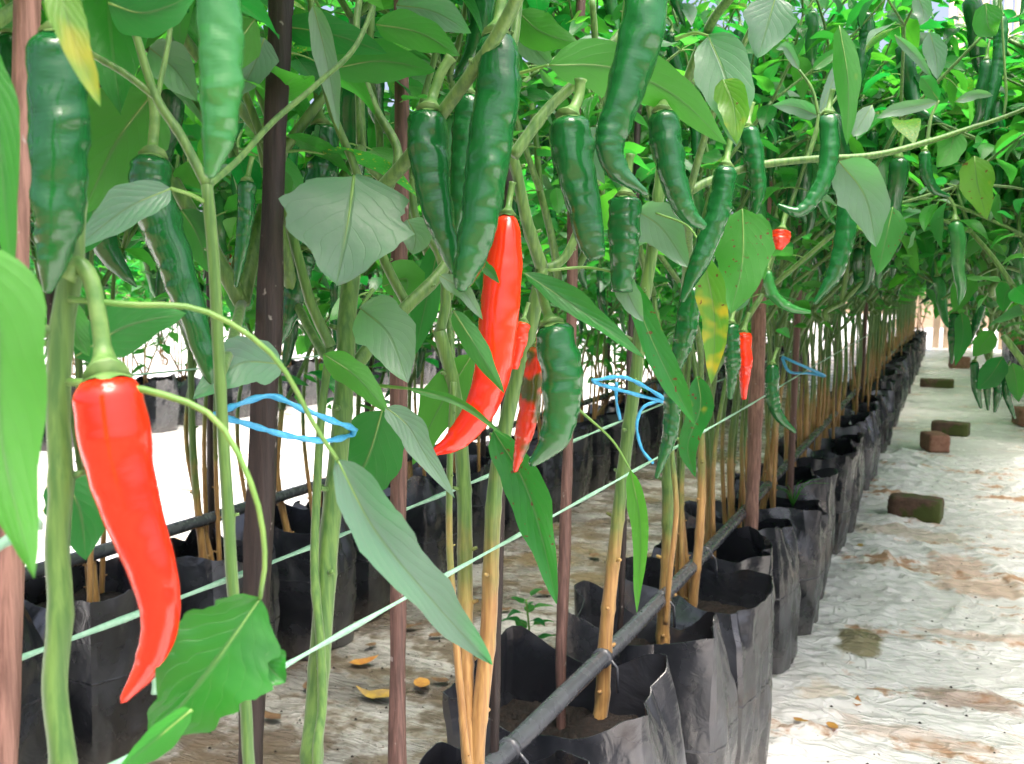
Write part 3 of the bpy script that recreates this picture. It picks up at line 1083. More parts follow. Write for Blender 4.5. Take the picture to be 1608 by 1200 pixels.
def hero_stem(root, pts, w0, w1, d=None, x=None, name='branch', down=False, seed=0, stubs=True, foot=None, m=None):
    n = len(pts)
    if d is not None:
        ds = np.linspace(d[0], d[1], n) if isinstance(d, (tuple, list)) else np.full(n, d)
        q = [P(p[0], p[1], e) for p, e in zip(pts, ds)]
    else:
        q = [RX(p[0], p[1], x) for p in pts]
        ds = [(a - CP) @ CF for a in q]
    r0 = wpx(w0, ds[0]) / 2; r1 = wpx(w1, ds[-1]) / 2
    if foot is not None:
        a0 = q[-1]; b0 = np.array(foot, float)
        k0 = max(2, int(np.linalg.norm(b0 - a0) / .07))
        q += [a0 + (b0 - a0) * e / k0 for e in range(1, k0 + 1)]
    mb = MB()
    stem_tube(mb, q, r0, r1, max(16, 7 * len(q)), seed, 12, stubs)
    return mb.build(name, m or M_STEM, root)


def plant_root(x, y, label, group=None):
    return empty('chilli_plant', (x, y, 0.33), label, 'chilli plant', group)


SOIL = 0.285
# --- plant 0: stem close by with the big red chilli
p0 = plant_root(-0.385, 0.30, 'chilli plant with a thick green stem and a large red chilli hooked at its tip')
hero_stem(p0, [(118, 250), (112, 420), (97, 520), (92, 650), (96, 760), (90, 860), (95, 960), (86, 1080), (100, 1210)], 36, 43, d=(.46, .45), name='stem', m=M_STEM_G, seed=3, foot=(-.385, .30, SOIL))
hero_pepper(p0, [(168, 592), (180, 690), (206, 800), (238, 890), (252, 965), (238, 1035), (190, 1104)], [104, 112, 92, 74, 62, 50, 10], M_RED, d=.44,
            stalk=[(104, 436), (122, 414), (143, 440), (155, 500), (163, 560)], seed=4, wr=.35, label='large glossy red chilli with a hooked tip')
hero_pepper(p0, [(92, 55), (91, 150), (93, 250), (90, 350), (82, 410), (74, 462)], [84, 88, 84, 70, 46, 10], M_GREEN, d=.43, seed=8, label='dark green wrinkled chilli beside the pink stake')
hero_leaf(p0, [(-45, 380), (-5, 500), (2, 690), (54, 908)], 150, M_LEAF_BRIGHT, d=(.34, .33), fold=.15, curl=.05, flip=True, label='bright green leaf hanging close by')
hero_leaf(p0, [(-30, 60), (-4, 200), (18, 440)], 66, M_LEAF, d=.37, fold=.3)
hero_leaf(p0, [(88, -40), (112, 50), (158, 168)], 54, M_LEAF_LIME, d=.36, fold=.3)
hero_leaf(p0, [(530, 722), (590, 835), (680, 945), (770, 1043)], 84, M_LEAF_SHEEN, d=(.50, .56), fold=.5, roll=-.3, curl=-.06, wave=.26, rag=.12, nl=29,
          petiole=[(108, 470, .45), (200, 478, .45), (320, 488, .46), (430, 560, .47), (495, 670, .49)], label='long pale leaf drooping on an arching stalk')
hero_leaf(p0, [(408, 940), (335, 1045), (235, 1170)], 165, M_LEAF, d=(.45, .44), fold=.12, curl=-.05, wave=.12, wide=.1, rag=.22, nl=33,
          petiole=[(108, 600, .45), (160, 604, .44), (250, 618, .44), (340, 660, .44), (398, 770, .44), (416, 870, .445)], label='broad dark leaf with a ragged edge')
hero_leaf(p0, [(400, 1010), (425, 1050), (448, 1072)], 60, M_LEAF_SPOT, d=.45, fold=.3, wave=.15)
hero_leaf(p0, [(300, 1115), (240, 1165), (170, 1225)], 46, M_LEAF_BRIGHT, d=.42, fold=.3, roll=.5, flip=True)
hero_leaf(p0, [(118, 560), (200, 512), (292, 492)], 78, M_LEAF, d=(.50, .52), fold=.1, flip=True)
hero_leaf(p0, [(95, 745), (125, 800), (135, 880)], 100, M_LEAF, d=.50, fold=.15, flip=True)
hero_leaf(p0, [(110, 470), (120, 520), (140, 560)], 40, M_LEAF, d=.5, fold=.15, flip=True)

# --- plant 1: thin stem forking at eye height
p1 = plant_root(-0.42, 0.55, 'slim chilli plant forking below a pale green hanging chilli')
hero_stem(p1, [(325, 290), (335, 400), (343, 550), (350, 680), (358, 800), (366, 930), (385, 1100), (392, 1210)], 19, 19, d=(.58, .60), name='stem', m=M_STEM_G, seed=5, foot=(-.42, .55, SOIL))
hero_stem(p1, [(325, 292), (285, 215), (245, 152), (215, 60), (190, -30)], 16, 12, d=.58, stubs=False)
hero_stem(p1, [(248, 155), (195, 115), (140, 82), (90, 40)], 12, 9, d=.58, stubs=False)
hero_stem(p1, [(327, 292), (375, 250), (430, 190), (500, 130), (560, 70), (600, -30)], 11, 7, d=(.58, .72), stubs=False)
hero_stem(p1, [(247, 152), (262, 80), (270, 20), (272, -30)], 9, 7, d=(.58, .6), stubs=False)
hero_pepper(p1, [(338, -45), (345, 60), (347, 150), (342, 222), (328, 280)], [70, 72, 64, 48, 14], M_GREENL, d=.45, seed=11, label='pale green chilli hanging close by')
hero_pepper(p1, [(240, 246), (236, 290), (252, 350), (276, 420), (300, 490), (320, 560), (334, 610)], [64, 62, 66, 58, 48, 34, 8], M_GREEN, d=.63,
            stalk=[(240, 150), (243, 185), (240, 225)], seed=13, label='long dark green chilli leaning under a grey leaf')
hero_pepper(p1, [(388, 285), (386, 340), (378, 400), (370, 452)], [30, 27, 20, 6], M_GREEN, d=.72, seed=14)
hero_leaf(p1, [(268, 296), (195, 330), (112, 396)], 62, M_LEAF_SHEEN, d=(.56, .54), fold=.25, roll=.35, petiole=[(322, 318, .58), (300, 306, .57)], label='grey-green leaf pointing down over the dark chilli')
hero_leaf(p1, [(238, 148), (182, 225), (128, 340)], 128, M_LEAF, d=(.64, .66), fold=.1, flip=True)
hero_leaf(p1, [(215, 240), (160, 300), (130, 400)], 120, M_LEAF, d=.70, fold=.1, flip=True)
hero_leaf(p1, [(235, 75), (275, 110), (310, 160)], 70, M_LEAF_SHEEN, d=.66, fold=.4, wave=.12)
hero_leaf(p1, [(445, 572), (375, 572), (303, 628)], 78, M_LEAF_SHEEN, d=(.66, .62), fold=.2, roll=.3)
hero_leaf(p1, [(285, 330), (310, 370), (330, 430)], 60, M_LEAF, d=.74, fold=.2, flip=True)
hero_leaf(p1, [(400, 30), (360, 80), (300, 120)], 70, M_LEAF, d=.66, fold=.2, flip=True)
hero_leaf(p1, [(170, 5), (230, 20), (310, -10)], 80, M_LEAF_BRIGHT, d=.52, fold=.2, flip=True)
hero_leaf(p1, [(415, 60), (400, 100), (375, 150)], 60, M_LEAF_SHEEN, d=.7, fold=.3)

# --- plant 2: thick stem tied to the dark stake
p2 = plant_root(-0.445, 0.66, 'chilli plant tied to the dark stake with blue twine')
hero_stem(p2, [(552, 430), (545, 500), (541, 600), (531, 720), (516, 850), (506, 980), (496, 1110), (490, 1210)], 29, 35, d=(.79, .74), name='stem', m=M_STEM_G, seed=9, foot=(-.445, .66, SOIL))
hero_stem(p2, [(518, 545), (505, 650), (497, 780), (494, 900), (503, 1010), (506, 1110), (498, 1200)], 13, 15, d=(.77, .72), name='stem', m=M_STEM_G, seed=12, foot=(-.43, .67, SOIL))
hero_stem(p2, [(552, 585), (585, 540), (640, 480), (690, 430), (730, 360), (750, 240), (800, 100), (820, -40)], 24, 12, d=(.78, .90))
hero_stem(p2, [(520, 545), (490, 480), (470, 410), (448, 330), (405, 200), (370, 110)], 17, 12, d=(.77, .76))
hero_stem(p2, [(545, 440), (565, 350), (595, 302), (640, 250), (700, 170), (748, 105), (790, 40), (830, -40)], 22, 22, d=(.82, .64), seed=2)
hero_stem(p2, [(640, 480), (600, 400), (560, 270), (520, 170), (495, 60), (485, -30)], 15, 11, d=(.82, .80))
hero_stem(p2, [(555, 430), (600, 320), (625, 240), (585, 160), (560, 60), (570, -40)], 18, 10, d=(.79, .86))
hero_pepper(p2, [(674, 176), (672, 230), (679, 290), (692, 350), (706, 395), (716, 432)], [62, 68, 58, 46, 34, 10], M_GREEN, d=.72, stalk=[(708, 90), (692, 115), (680, 150)], seed=21)
hero_pepper(p2, [(504, 198), (507, 250), (500, 310), (490, 380)], [50, 52, 46, 20], M_GREEN, d=.84, stalk=[(497, 130), (500, 165)], seed=22)
hero_pepper(p2, [(478, 395), (468, 440), (452, 500), (436, 545)], [40, 38, 30, 8], M_GREEN, d=.86, seed=23)
hero_leaf(p2, [(556, 276), (546, 350), (528, 448)], 188, M_LEAF_SHEEN, d=(.74, .70), fold=.08, curl=-.06, wave=.07, wide=.12, rag=.12, nl=29, label='broad grey-green leaf facing out beside the dark stake')
hero_leaf(p2, [(566, 484), (610, 525), (640, 602)], 92, M_LEAF_SHEEN, d=(.76, .73), fold=.15, petiole=[(585, 455, .78)])
hero_leaf(p2, [(606, 640), (640, 668), (668, 715), (714, 782)], 46, M_LEAF_SHEEN, d=(.73, .72), fold=.2)
hero_leaf(p2, [(508, 556), (560, 592), (612, 650)], 48, M_LEAF, d=(.74, .73), fold=.3, flip=True)
hero_leaf(p2, [(492, 8), (514, 100), (532, 206)], 38, M_LEAF_SHEEN, d=.70, fold=.4)
hero_leaf(p2, [(440, 40), (525, 55), (608, 84)], 58, M_LEAF, d=.74, fold=.15, flip=True)
hero_leaf(p2, [(520, 108), (600, 96), (685, 112)], 66, M_LEAF, d=.76, fold=.15, flip=True)
hero_leaf(p2, [(590, 38), (660, 52), (722, 88)], 56, M_LEAF, d=.74, fold=.15, flip=True)
hero_leaf(p2, [(622, 8), (680, 18), (740, 52)], 62, M_LEAF_SHEEN, d=.80, fold=.15)
hero_leaf(p2, [(600, 645), (575, 725), (530, 800)], 110, M_LEAF_BRIGHT, d=.86, fold=.12, flip=True)
hero_leaf(p2, [(640, 345), (652, 372), (648, 400)], 60, M_LEAF_SHEEN, d=.8, fold=.2)
hero_leaf(p2, [(470, 60), (490, 100), (500, 150)], 55, M_LEAF, d=.82, fold=.2, flip=True)
hero_leaf(p2, [(545, 745), (565, 760), (592, 768)], 26, M_LEAF_SHEEN, d=.74, fold=.3)
hero_leaf(p2, [(600, 450), (640, 440), (620, 500)], 60, M_LEAF, d=.9, fold=.2)

# --- plant 3: twin tan stems, second red chilli
p3 = plant_root(-0.475, 0.97, 'chilli plant with twin tan stems and a long curved red chilli')
hero_stem(p3, [(690, 520), (715, 620), (728, 760), (730, 900), (731, 1040), (738, 1200)], 21, 28, d=(1.0, 1.02), name='stem', m=M_STEM_TAN, seed=31, foot=(-.475, .97, SOIL))
hero_stem(p3, [(852, 420), (832, 520), (800, 640), (778, 760), (771, 880), (766, 1000), (748, 1195)], 22, 29, d=(.96, 1.02), name='stem', m=M_STEM_TAN, seed=33, foot=(-.465, .975, SOIL))
hero_stem(p3, [(712, 600), (706, 740), (706, 860), (714, 980), (724, 1100), (735, 1200)], 10, 13, d=(.98, 1.0), name='stem', m=M_STEM_TAN, seed=35, foot=(-.47, .965, SOIL))
hero_stem(p3, [(806, 245), (860, 172), (915, 120), (962, 68), (1010, 10)], 19, 15, d=(.84, .86))
hero_stem(p3, [(852, 424), (828, 350), (806, 250), (770, 150)], 20, 15, d=(.96, .90))
hero_stem(p3, [(850, 425), (890, 400), (930, 300), (960, 220), (990, 150), (980, 40), (990, -40)], 15, 8, d=(.96, 1.0))
hero_stem(p3, [(690, 525), (700, 470), (690, 400), (650, 330), (655, 200), (690, 60), (700, -40)], 16, 8, d=(1.0, 1.02))
hero_pepper(p3, [(797, 338), (791, 420), (783, 500), (775, 575), (756, 636), (718, 688), (676, 714)], [40, 60, 64, 60, 52, 38, 8], M_RED, d=.76, seed=41, wr=.4, label='long red chilli curving to a point')
hero_pepper(p3, [(779, 56), (784, 130), (772, 210), (762, 290), (747, 370), (730, 430), (722, 458)], [66, 72, 72, 66, 58, 42, 14], M_GREEN, d=.69, stalk=[(795, -60), (790, -20), (784, 25)], seed=43, label='thick dark green chilli overlapping the red one')
hero_pepper(p3, [(735, 150), (732, 230), (724, 310), (714, 372)], [44, 46, 38, 10], M_GREEN, d=.84, seed=44)
hero_pepper(p3, [(866, 510), (879, 570), (882, 630), (868, 690), (832, 732)], [60, 66, 62, 48, 10], M_GREEN, d=.80, stalk=[(848, 450), (856, 480)], seed=45, label='stubby dark green chilli curving inwards')
hero_pepper(p3, [(845, 545), (836, 610), (824, 680), (808, 742)], [32, 36, 32, 7], M_TURN, d=.85, seed=46, label='chilli turning from green to red')
hero_pepper(p3, [(822, 506), (814, 540), (806, 580)], [24, 26, 14], M_RED, d=.92, seed=47)
hero_pepper(p3, [(893, 186), (900, 245), (914, 310), (926, 370), (938, 408)], [66, 66, 54, 46, 26], M_GREEN, d=.76, stalk=[(912, 125), (908, 155)], seed=48)
hero_leaf(p3, [(822, 428), (912, 488), (1012, 562)], 40, M_LEAF, d=(.80, .80), fold=.45, roll=-.5, wave=.12)
hero_leaf(p3, [(775, 676), (822, 755), (850, 840), (874, 948)], 66, M_LEAF_SPOT, d=(.88, .86), fold=.3, roll=.3, wave=.1)
hero_leaf(p3, [(690, 432), (728, 458), (758, 502)], 28, M_LEAF_SHEEN, d=.70, fold=.3)
hero_leaf(p3, [(712, 488), (748, 545), (792, 618)], 38, M_LEAF, d=.71, fold=.4, flip=True)
hero_leaf(p3, [(742, 556), (690, 640), (648, 730)], 66, M_LEAF_BRIGHT, d=1.0, fold=.15, flip=True)
hero_leaf(p3, [(750, 410), (768, 425), (784, 445)], 18, M_LEAF, d=.73, fold=.3)
hero_leaf(p3, [(640, 610), (720, 632), (800, 690)], 14, M_LEAF, d=.74, fold=.4, petiole=[(585, 605, .76)])
hero_leaf(p3, [(862, 102), (960, 106), (1060, 150), (1142, 228)], 82, M_LEAF_BRIGHT, d=(.82, .88), fold=.15, flip=True, petiole=[(806, 118, .84)], label='long backlit leaf behind the hanging chilli')
hero_leaf(p3, [(690, 380), (670, 470), (650, 560)], 50, M_LEAF, d=1.02, fold=.2, flip=True)
hero_leaf(p3, [(815, 20), (850, 50), (910, 70)], 60, M_LEAF, d=.95, fold=.2, flip=True)
hero_leaf(p3, [(850, 20), (830, 60), (870, 110)], 60, M_LEAF_SHEEN, d=.97, fold=.2)

# --- plant 4: stem leaning to the fork
p4 = plant_root(-0.46, 1.31, 'chilli plant with a tan and green stem behind the pipe and a hooked green chilli')
hero_stem(p4, [(1040, 250), (1026, 380), (1010, 480), (1000, 580), (986, 680), (974, 780), (962, 890), (951, 1000), (946, 1095)], 18, 23, d=(1.34, 1.44), name='stem', seed=51, foot=(-.46, 1.31, SOIL - .01))
hero_stem(p4, [(1026, 382), (985, 300), (960, 200), (940, 120), (930, 0)], 15, 10, d=(1.34, 1.2))
hero_stem(p4, [(1040, 255), (1075, 140), (1115, 40), (1160, -20)], 17, 14, d=(1.3, 1.1))
hero_stem(p4, [(1040, 252), (1018, 150), (1030, 40), (1045, -40)], 12, 10, d=(1.3, 1.1))
hero_pepper(p4, [(1018, -40), (1010, 40), (990, 115), (968, 185), (957, 230), (970, 268), (1018, 306)], [66, 68, 62, 54, 46, 36, 8], M_GREEN, d=.72, seed=61, label='long green chilli with a hooked tip')
hero_pepper(p4, [(1040, 176), (1048, 235), (1060, 290), (1080, 335), (1108, 358)], [50, 50, 44, 32, 12], M_GREEN, d=.86, seed=62)
hero_pepper(p4, [(982, 310), (980, 380), (976, 460)], [52, 50, 34], M_GREEN, d=.92, seed=63)
hero_pepper(p4, [(1140, 262), (1128, 330), (1098, 410), (1070, 475)], [38, 38, 32, 8], M_GREEN, d=1.1, seed=64)
hero_pepper(p4, [(1088, 450), (1074, 530), (1055, 600)], [36, 34, 10], M_GREEN, d=1.2, seed=65)
hero_pepper(p4, [(1056, 610), (1052, 680), (1030, 752)], [28, 26, 6], M_GREEN, d=1.25, seed=66)
hero_leaf(p4, [(985, 438), (1022, 530), (1060, 610), (1092, 668)], 44, M_LEAF_SPOT, d=(.95, .95), fold=.35, roll=-.3, wave=.12)
hero_leaf(p4, [(990, 738), (1006, 830), (1000, 962)], 30, M_LEAF_BRIGHT, d=1.05, fold=.3, roll=.3, petiole=[(905, 640, 1.05), (960, 690, 1.05)])
hero_leaf(p4, [(975, 430), (990, 470), (1010, 505)], 38, M_LEAF_SHEEN, d=.93, fold=.3, petiole=[(860, 425, .95), (920, 420, .95)])
hero_leaf(p4, [(1112, 56), (1142, 130), (1156, 230)], 88, M_LEAF_SHEEN, d=(.93, .9), fold=.2, petiole=[(1060, 62, .95), (1090, 52, .94)], label='pale leaf with a yellow blotch')
hero_leaf(p4, [(1135, 125), (1152, 165), (1157, 226)], 52, M_LEAF_YG, d=(.905, .895), fold=.2)
hero_leaf(p4, [(1218, -5), (1205, 40), (1190, 92)], 78, M_LEAF_SHEEN, d=.98, fold=.2)
hero_leaf(p4, [(1000, 330), (1040, 360), (1080, 420)], 70, M_LEAF_SHEEN, d=1.25, fold=.2)
hero_leaf(p4, [(940, 200), (925, 240), (950, 290)], 40, M_LEAF_SHEEN, d=.9, fold=.3)

# --- plant 5: the long branch reaching over the aisle
p5 = plant_root(-0.455, 1.66, 'chilli plant with a long branch reaching out over the white aisle')
hero_stem(p5, [(1075, 480), (1060, 580), (1050, 680), (1049, 780), (1048, 870), (1041, 985)], 17, 21, d=(1.66, 1.76), name='stem', seed=71, foot=(-.455, 1.66, SOIL - .01))
hero_stem(p5, [(1062, 600), (1055, 700), (1062, 800), (1052, 900), (1045, 980)], 8, 9, d=(1.62, 1.7), name='stem', seed=72, stubs=False)
hero_stem(p5, [(1075, 482), (1080, 400), (1082, 300)], 15, 13, d=(1.66, 1.25), stubs=False)
hero_stem(p5, [(1082, 302), (1112, 285), (1180, 262), (1262, 251), (1370, 244), (1452, 224), (1512, 205), (1576, 184), (1630, 162)], 14, 6, d=(1.25, 1.30), seed=74, stubs=False)
hero_stem(p5, [(1268, 250), (1282, 205), (1286, 180)], 8, 6, d=1.27, stubs=False)
hero_stem(p5, [(1286, 182), (1310, 158), (1330, 128)], 6, 4, d=1.27, stubs=False)
hero_stem(p5, [(1286, 182), (1275, 140), (1255, 110)], 6, 4, d=1.27, stubs=False)
hero_stem(p5, [(1456, 222), (1462, 185), (1474, 158)], 6, 4, d=1.29, stubs=False)
hero_stem(p5, [(1576, 184), (1580, 150), (1578, 110), (1570, -20)], 4, 3, d=1.30, stubs=False)
hero_stem(p5, [(1082, 302), (1112, 200), (1150, 110), (1190, 20)], 12, 8, d=(1.25, 1.1), stubs=False)
hero_pepper(p5, [(1300, 180), (1303, 240), (1287, 297), (1256, 332), (1220, 322)], [30, 30, 26, 20, 6], M_GREEN, d=1.22, seed=81, label='green chilli bent into a hook under the long branch')
hero_pepper(p5, [(1174, 200), (1185, 250), (1191, 298), (1186, 338)], [30, 32, 22, 6], M_GREEN, d=1.25, seed=82)
hero_pepper(p5, [(1332, 305), (1326, 375), (1310, 430), (1278, 478)], [30, 32, 26, 6], M_GREEN, d=1.4, seed=83)
hero_pepper(p5, [(1204, 425), (1214, 462), (1240, 483), (1274, 491)], [18, 19, 16, 5], M_GREENL, d=1.6, seed=84)
hero_pepper(p5, [(1571, 26), (1570, 80), (1562, 135), (1546, 195)], [21, 21, 17, 5], M_GREEN, d=1.32, stalk=[(1568, -25), (1570, 5)], seed=85, label='slender green chilli hanging over the aisle')
hero_pepper(p5, [(1168, 522), (1170, 570), (1168, 628)], [24, 24, 8], M_RED, d=1.75, seed=86)
hero_pepper(p5, [(1148, 508), (1150, 570), (1146, 628)], [26, 26, 8], M_GREEN, d=1.7, seed=87)
hero_pepper(p5, [(1213, 572), (1213, 620), (1222, 652), (1250, 680)], [20, 21, 17, 5], M_GREEN, d=1.8, seed=88)
hero_pepper(p5, [(1228, 362), (1226, 376), (1222, 392)], [28, 30, 12], M_RED, d=1.6, seed=89)
hero_pepper(p5, [(1452, 238), (1455, 272), (1468, 298), (1492, 309)], [17, 18, 14, 4], M_GREEN, d=1.32, seed=90)
hero_pepper(p5, [(1358, 20), (1362, 60), (1352, 100), (1346, 150)], [24, 24, 22, 7], M_GREEN, d=1.6, seed=91)
hero_leaf(p5, [(1104, 398), (1122, 500), (1117, 604)], 48, M_LEAF_YG, d=1.15, fold=.3, petiole=[(1030, 335, 1.22), (1075, 352, 1.2), (1095, 375, 1.17)], label='yellowing leaf with brown specks')
hero_leaf(p5, [(1166, 328), (1166, 410), (1148, 492)], 88, M_LEAF_SPOT, d=1.2, fold=.15, flip=True)
hero_leaf(p5, [(1318, 254), (1358, 308), (1376, 388)], 76, M_LEAF_SHEEN, d=1.25, fold=.2, label='pale grey-green leaf under the long branch')
hero_leaf(p5, [(1318, 40), (1332, 130), (1330, 228)], 40, M_LEAF_LIME, d=1.2, fold=.3, flip=True)
hero_leaf(p5, [(1402, 325), (1392, 370), (1378, 432)], 52, M_LEAF_YG, d=1.5, fold=.2, flip=True)
hero_leaf(p5, [(1095, 590), (1100, 640), (1080, 700), (1092, 750)], 40, M_LEAF_SPOT, d=1.4, fold=.3)
hero_leaf(p5, [(1130, 395), (1180, 360), (1200, 440)], 60, M_LEAF_BRIGHT, d=1.35, fold=.2, flip=True)
for a, b, w, mtl in (([(1286, 182), (1250, 168), (1212, 165)], [0], 28, M_LEAF_SHEEN), ([(1286, 182), (1320, 100), (1340, 80)], [0], 20, M_LEAF_SHEEN),
                     ([(1255, 110), (1235, 75), (1218, 78)], [0], 16, M_LEAF_SHEEN), ([(1276, 110), (1300, 90), (1330, 75)], [0], 18, M_LEAF_BRIGHT),
                     ([(1474, 158), (1455, 130), (1445, 120)], [0], 26, M_LEAF_BRIGHT), ([(1500, 205), (1490, 240), (1470, 262)], [0], 44, M_LEAF_BRIGHT),
                     ([(1474, 160), (1410, 172), (1375, 186)], [0], 22, M_LEAF_SHEEN), ([(1548, 5), (1552, 40), (1565, 55)], [0], 44, M_LEAF),
                     ([(1370, 165), (1348, 200), (1340, 215)], [0], 30, M_LEAF_SHEEN), ([(1500, 160), (1535, 148), (1560, 150)], [0], 16, M_LEAF_SHEEN),
                     ([(1530, 245), (1535, 290), (1550, 345)], [0], 52, M_LEAF_YG), ([(1460, 50), (1470, 90), (1472, 125)], [0], 34, M_LEAF_SHEEN),
                     ([(1405, 55), (1440, 90), (1465, 125)], [0], 16, M_LEAF_SHEEN), ([(1440, -10), (1450, 20), (1445, 40)], [0], 30, M_LEAF_SHEEN)):
    hero_leaf(p5, a, w, mtl, d=1.29, fold=.25, nl=9, na=5)

# crowns behind the near plants: grown from their stem tops, kept behind the fruit that hang on the aisle side
near_roots = [(p0, .30, P(97, 520, .455)), (p1, .55, P(345, 590, .59)), (p2, .66, P(541, 600, .78)), (p3, .97, P(722, 700, 1.0)), (p4, 1.31, P(1005, 540, 1.37)), (p5, 1.66, P(1056, 620, 1.7))]
for k, (root, y, jt) in enumerate(near_roots):
    r = np.random.default_rng(900 + k)
    br, lf, fr = grow(r, (-.52, y + .02, .80), .14, 4, .16, (-.35, .25), 3)
    lf = [(q, dr, nn, sz * .8) for q, dr, nn, sz in lf]

    def keep(q, sz, y=y):
        px, py, d = proj(q)
        if -80 < px < 1690 and -80 < py < 1280:
            return q[0] < -.53 + .02 * k and q[2] > .86
        return q[2] > .9 and d > .25
    fork = br[0][0][-1]
    br = [(catmull([jt, (jt + fork) / 2 + np.array([0, 0, -.006]), fork], 8), .0036, .0042)] + [b for b in br[1:] if b[0][:, 0].max() < -.47 and proj(b[0][2])[2] > .3]
    dress_plant(root, world_loc(root), br, lf, fr[:7], True, keep, 160, True, trunk=False)

# --- the plants further along the front row
G2 = 'chilli plants further along the row edging the white aisle'
for i, y in enumerate(row_y[5:], 5):
    r = np.random.default_rng(1200 + i)
    x = XR + r.uniform(-.03, .03)
    if i <= 15:
        lab = 'chilli plant with tan stems, %s past the one whose long branch crosses the aisle' % ORD[i - 5] if i < 15 else 'chilli plant with tan lower stems, deep in the row edging the white aisle'
        root = plant_root(x, y, lab, G2)
        br, lf, fr = grow(r, (x, y, SOIL), r.uniform(.44, .58), 4, .22, (.25 + .10 * (i - 5), -.1), 3)
        if i >= 7:
            for e in range(2):
                b2, l2, f2 = grow(r, np.array([x + r.uniform(.08, .25), y + r.uniform(-.1, .1), r.uniform(.85, 1.05)]), .04, 3, .18, (1.8, -.2), 2)
                br += b2; lf += l2; fr += f2
        lf = [(a, b_, c_, d_ * .80) for a, b_, c_, d_ in lf]
        dress_plant(root, world_loc(root), br, lf, fr, True, lambda q, sz: q[2] > .74, 110, True, cap=1.50)
        for extra in range(4):
            mb = MB()
            bx = x + r.uniform(-.05, .05); by = y + r.uniform(-.05, .05)
            stem_tube(mb, [(bx, by, SOIL), (bx + r.uniform(-.03, .03), by + r.uniform(-.03, .03), .6), (bx + r.uniform(-.06, .06), by + r.uniform(-.06, .06), .95)], .006, .004, 16, i * 9 + extra, 7)
            mb.build('stem', M_STEM, root)

# far plants: a few grown once, then copied
FAR = []
for s in range(8):
    r = np.random.default_rng(1700 + s)
    br, lf, fr = grow(r, (0, 0, SOIL), r.uniform(.46, .60) if s < 4 else r.uniform(.03, .12), 4, .215 if s < 4 else .25, (0, 0), 3)
    st = MB(); stem_tube(st, br[0][0], .009, .007, 16, s, 6, False)
    for e in range(3):
        bx, by = r.uniform(-.06, .06, 2)
        st.tube(catmull([(bx, by, SOIL), (bx + .02, by, .6), (bx + r.uniform(-.05, .05), by, .95)], 6), .005, 5)
    st.v = [(a, b, c - .33) for a, b, c in st.v]
    tw = branch_mesh(br[1:], np.array([0, 0, .33]), 4)
    fo = merged_mesh('foliage', LEAFLOW, [(basis(q - np.array([0, 0, .33]), dr, nn, sz * 1.15), int(r.integers(8))) for q, dr, nn, sz in lf if q[2] < 1.7], [M_LEAFM])
    FAR.append((st.mesh('stem', [M_STEM]), tw.mesh('twigs', [M_STEM]), fo, fr))


def far_plant(x, y, i, label, group, peppers=6, sc=1.0, low=False):
    o = plant_root(x, y, label, group)
    o.rotation_euler = (0, 0, random.uniform(0, 6.28)); o.scale = (sc, sc, sc * random.uniform(.92, 1.08))
    st, tw, fo, fr = FAR[i % 4 + (4 if low else 0)]
    for nm, me in (('stem', st), ('twigs', tw), ('foliage', fo)):
        c = bpy.data.objects.new(nm, me); COL.objects.link(c); c.parent = o
        if nm != 'stem': c['kind'] = 'stuff'
    for q, L in [e for e in fr if e[0][2] < 1.45][:peppers]:
        key = 'r' if random.random() < .015 else ('l' if random.random() < .3 else 'g')
        add_pepper(o, np.array([0, 0, .33]), q + np.array([0, 0, -.3 * L]), L, random.randrange(10), key, random.uniform(0, 6.28))
    return o


for i, y in enumerate(row_y):
    if i > 15:
        far_plant(XR + random.uniform(-.03, .03), y, i, 'chilli plant with tan lower stems, deep in the row edging the white aisle', G2, 5)

# ================================================================== SECOND ROW AND BEYOND
G3, G4 = 'black grow bags in the second row', 'chilli plants in the second row'
X2 = -1.60
for i in range(34):
    y = 0.75 + i * .318
    place_bag(X2 + .015 * math.sin(i * 2.2), y, i * 5 + 2, 'black plastic grow bag in the second row, behind the stained film strip', G3, 1.05, 0.08 * math.sin(i * 1.9))
    if i < 12:
        r = np.random.default_rng(2300 + i)
        root = plant_root(X2, y, 'chilli plant in the second row, behind the stained film strip', G4)
        br, lf, fr = grow(r, (X2 + .02, y, SOIL), r.uniform(.46, .60) if i < 4 else r.uniform(.22, .36), 4, .19 if i < 4 else .23, (.1, 0), 3)
        dress_plant(root, world_loc(root), br, lf, fr, True, lambda q, sz: q[2] > (.80 if q[1] < 1.9 else .58), 60, False)
        for e in range(3):
            mb = MB(); bx = X2 + r.uniform(-.08, .10); by = y + r.uniform(-.1, .1)
            stem_tube(mb, [(bx, by, SOIL), (bx + r.uniform(-.04, .04), by + r.uniform(-.04, .04), .65), (bx + r.uniform(-.08, .08), by + r.uniform(-.08, .08), 1.05)], .0062, .004, 16, i * 7 + e, 7)
            mb.build('stem', M_STEM, root)
    else:
        far_plant(X2, y, i, 'chilli plant in the second row, behind the stained film strip', G4, 3, 1.0, True)
G5, G6 = 'black grow bags in the third row', 'chilli plants in the third row'
for i in range(26):
    y = 1.6 + i * .40
    place_bag(-4.9, y, i * 3, 'black plastic grow bag in the third row, beyond the bright film', G5, 1.1, .1 * math.sin(i))
    far_plant(-4.95, y, i + 1, 'chilli plant in the third row, beyond the bright film', G6, 4, 1.0, True)
G7 = 'chilli plants in the fourth row'
for i in range(44):
    far_plant(-6.4, 1.5 + i * .5, i + 2, 'chilli plant in the fourth row, far behind the third', G7, 0, 1.3, True)

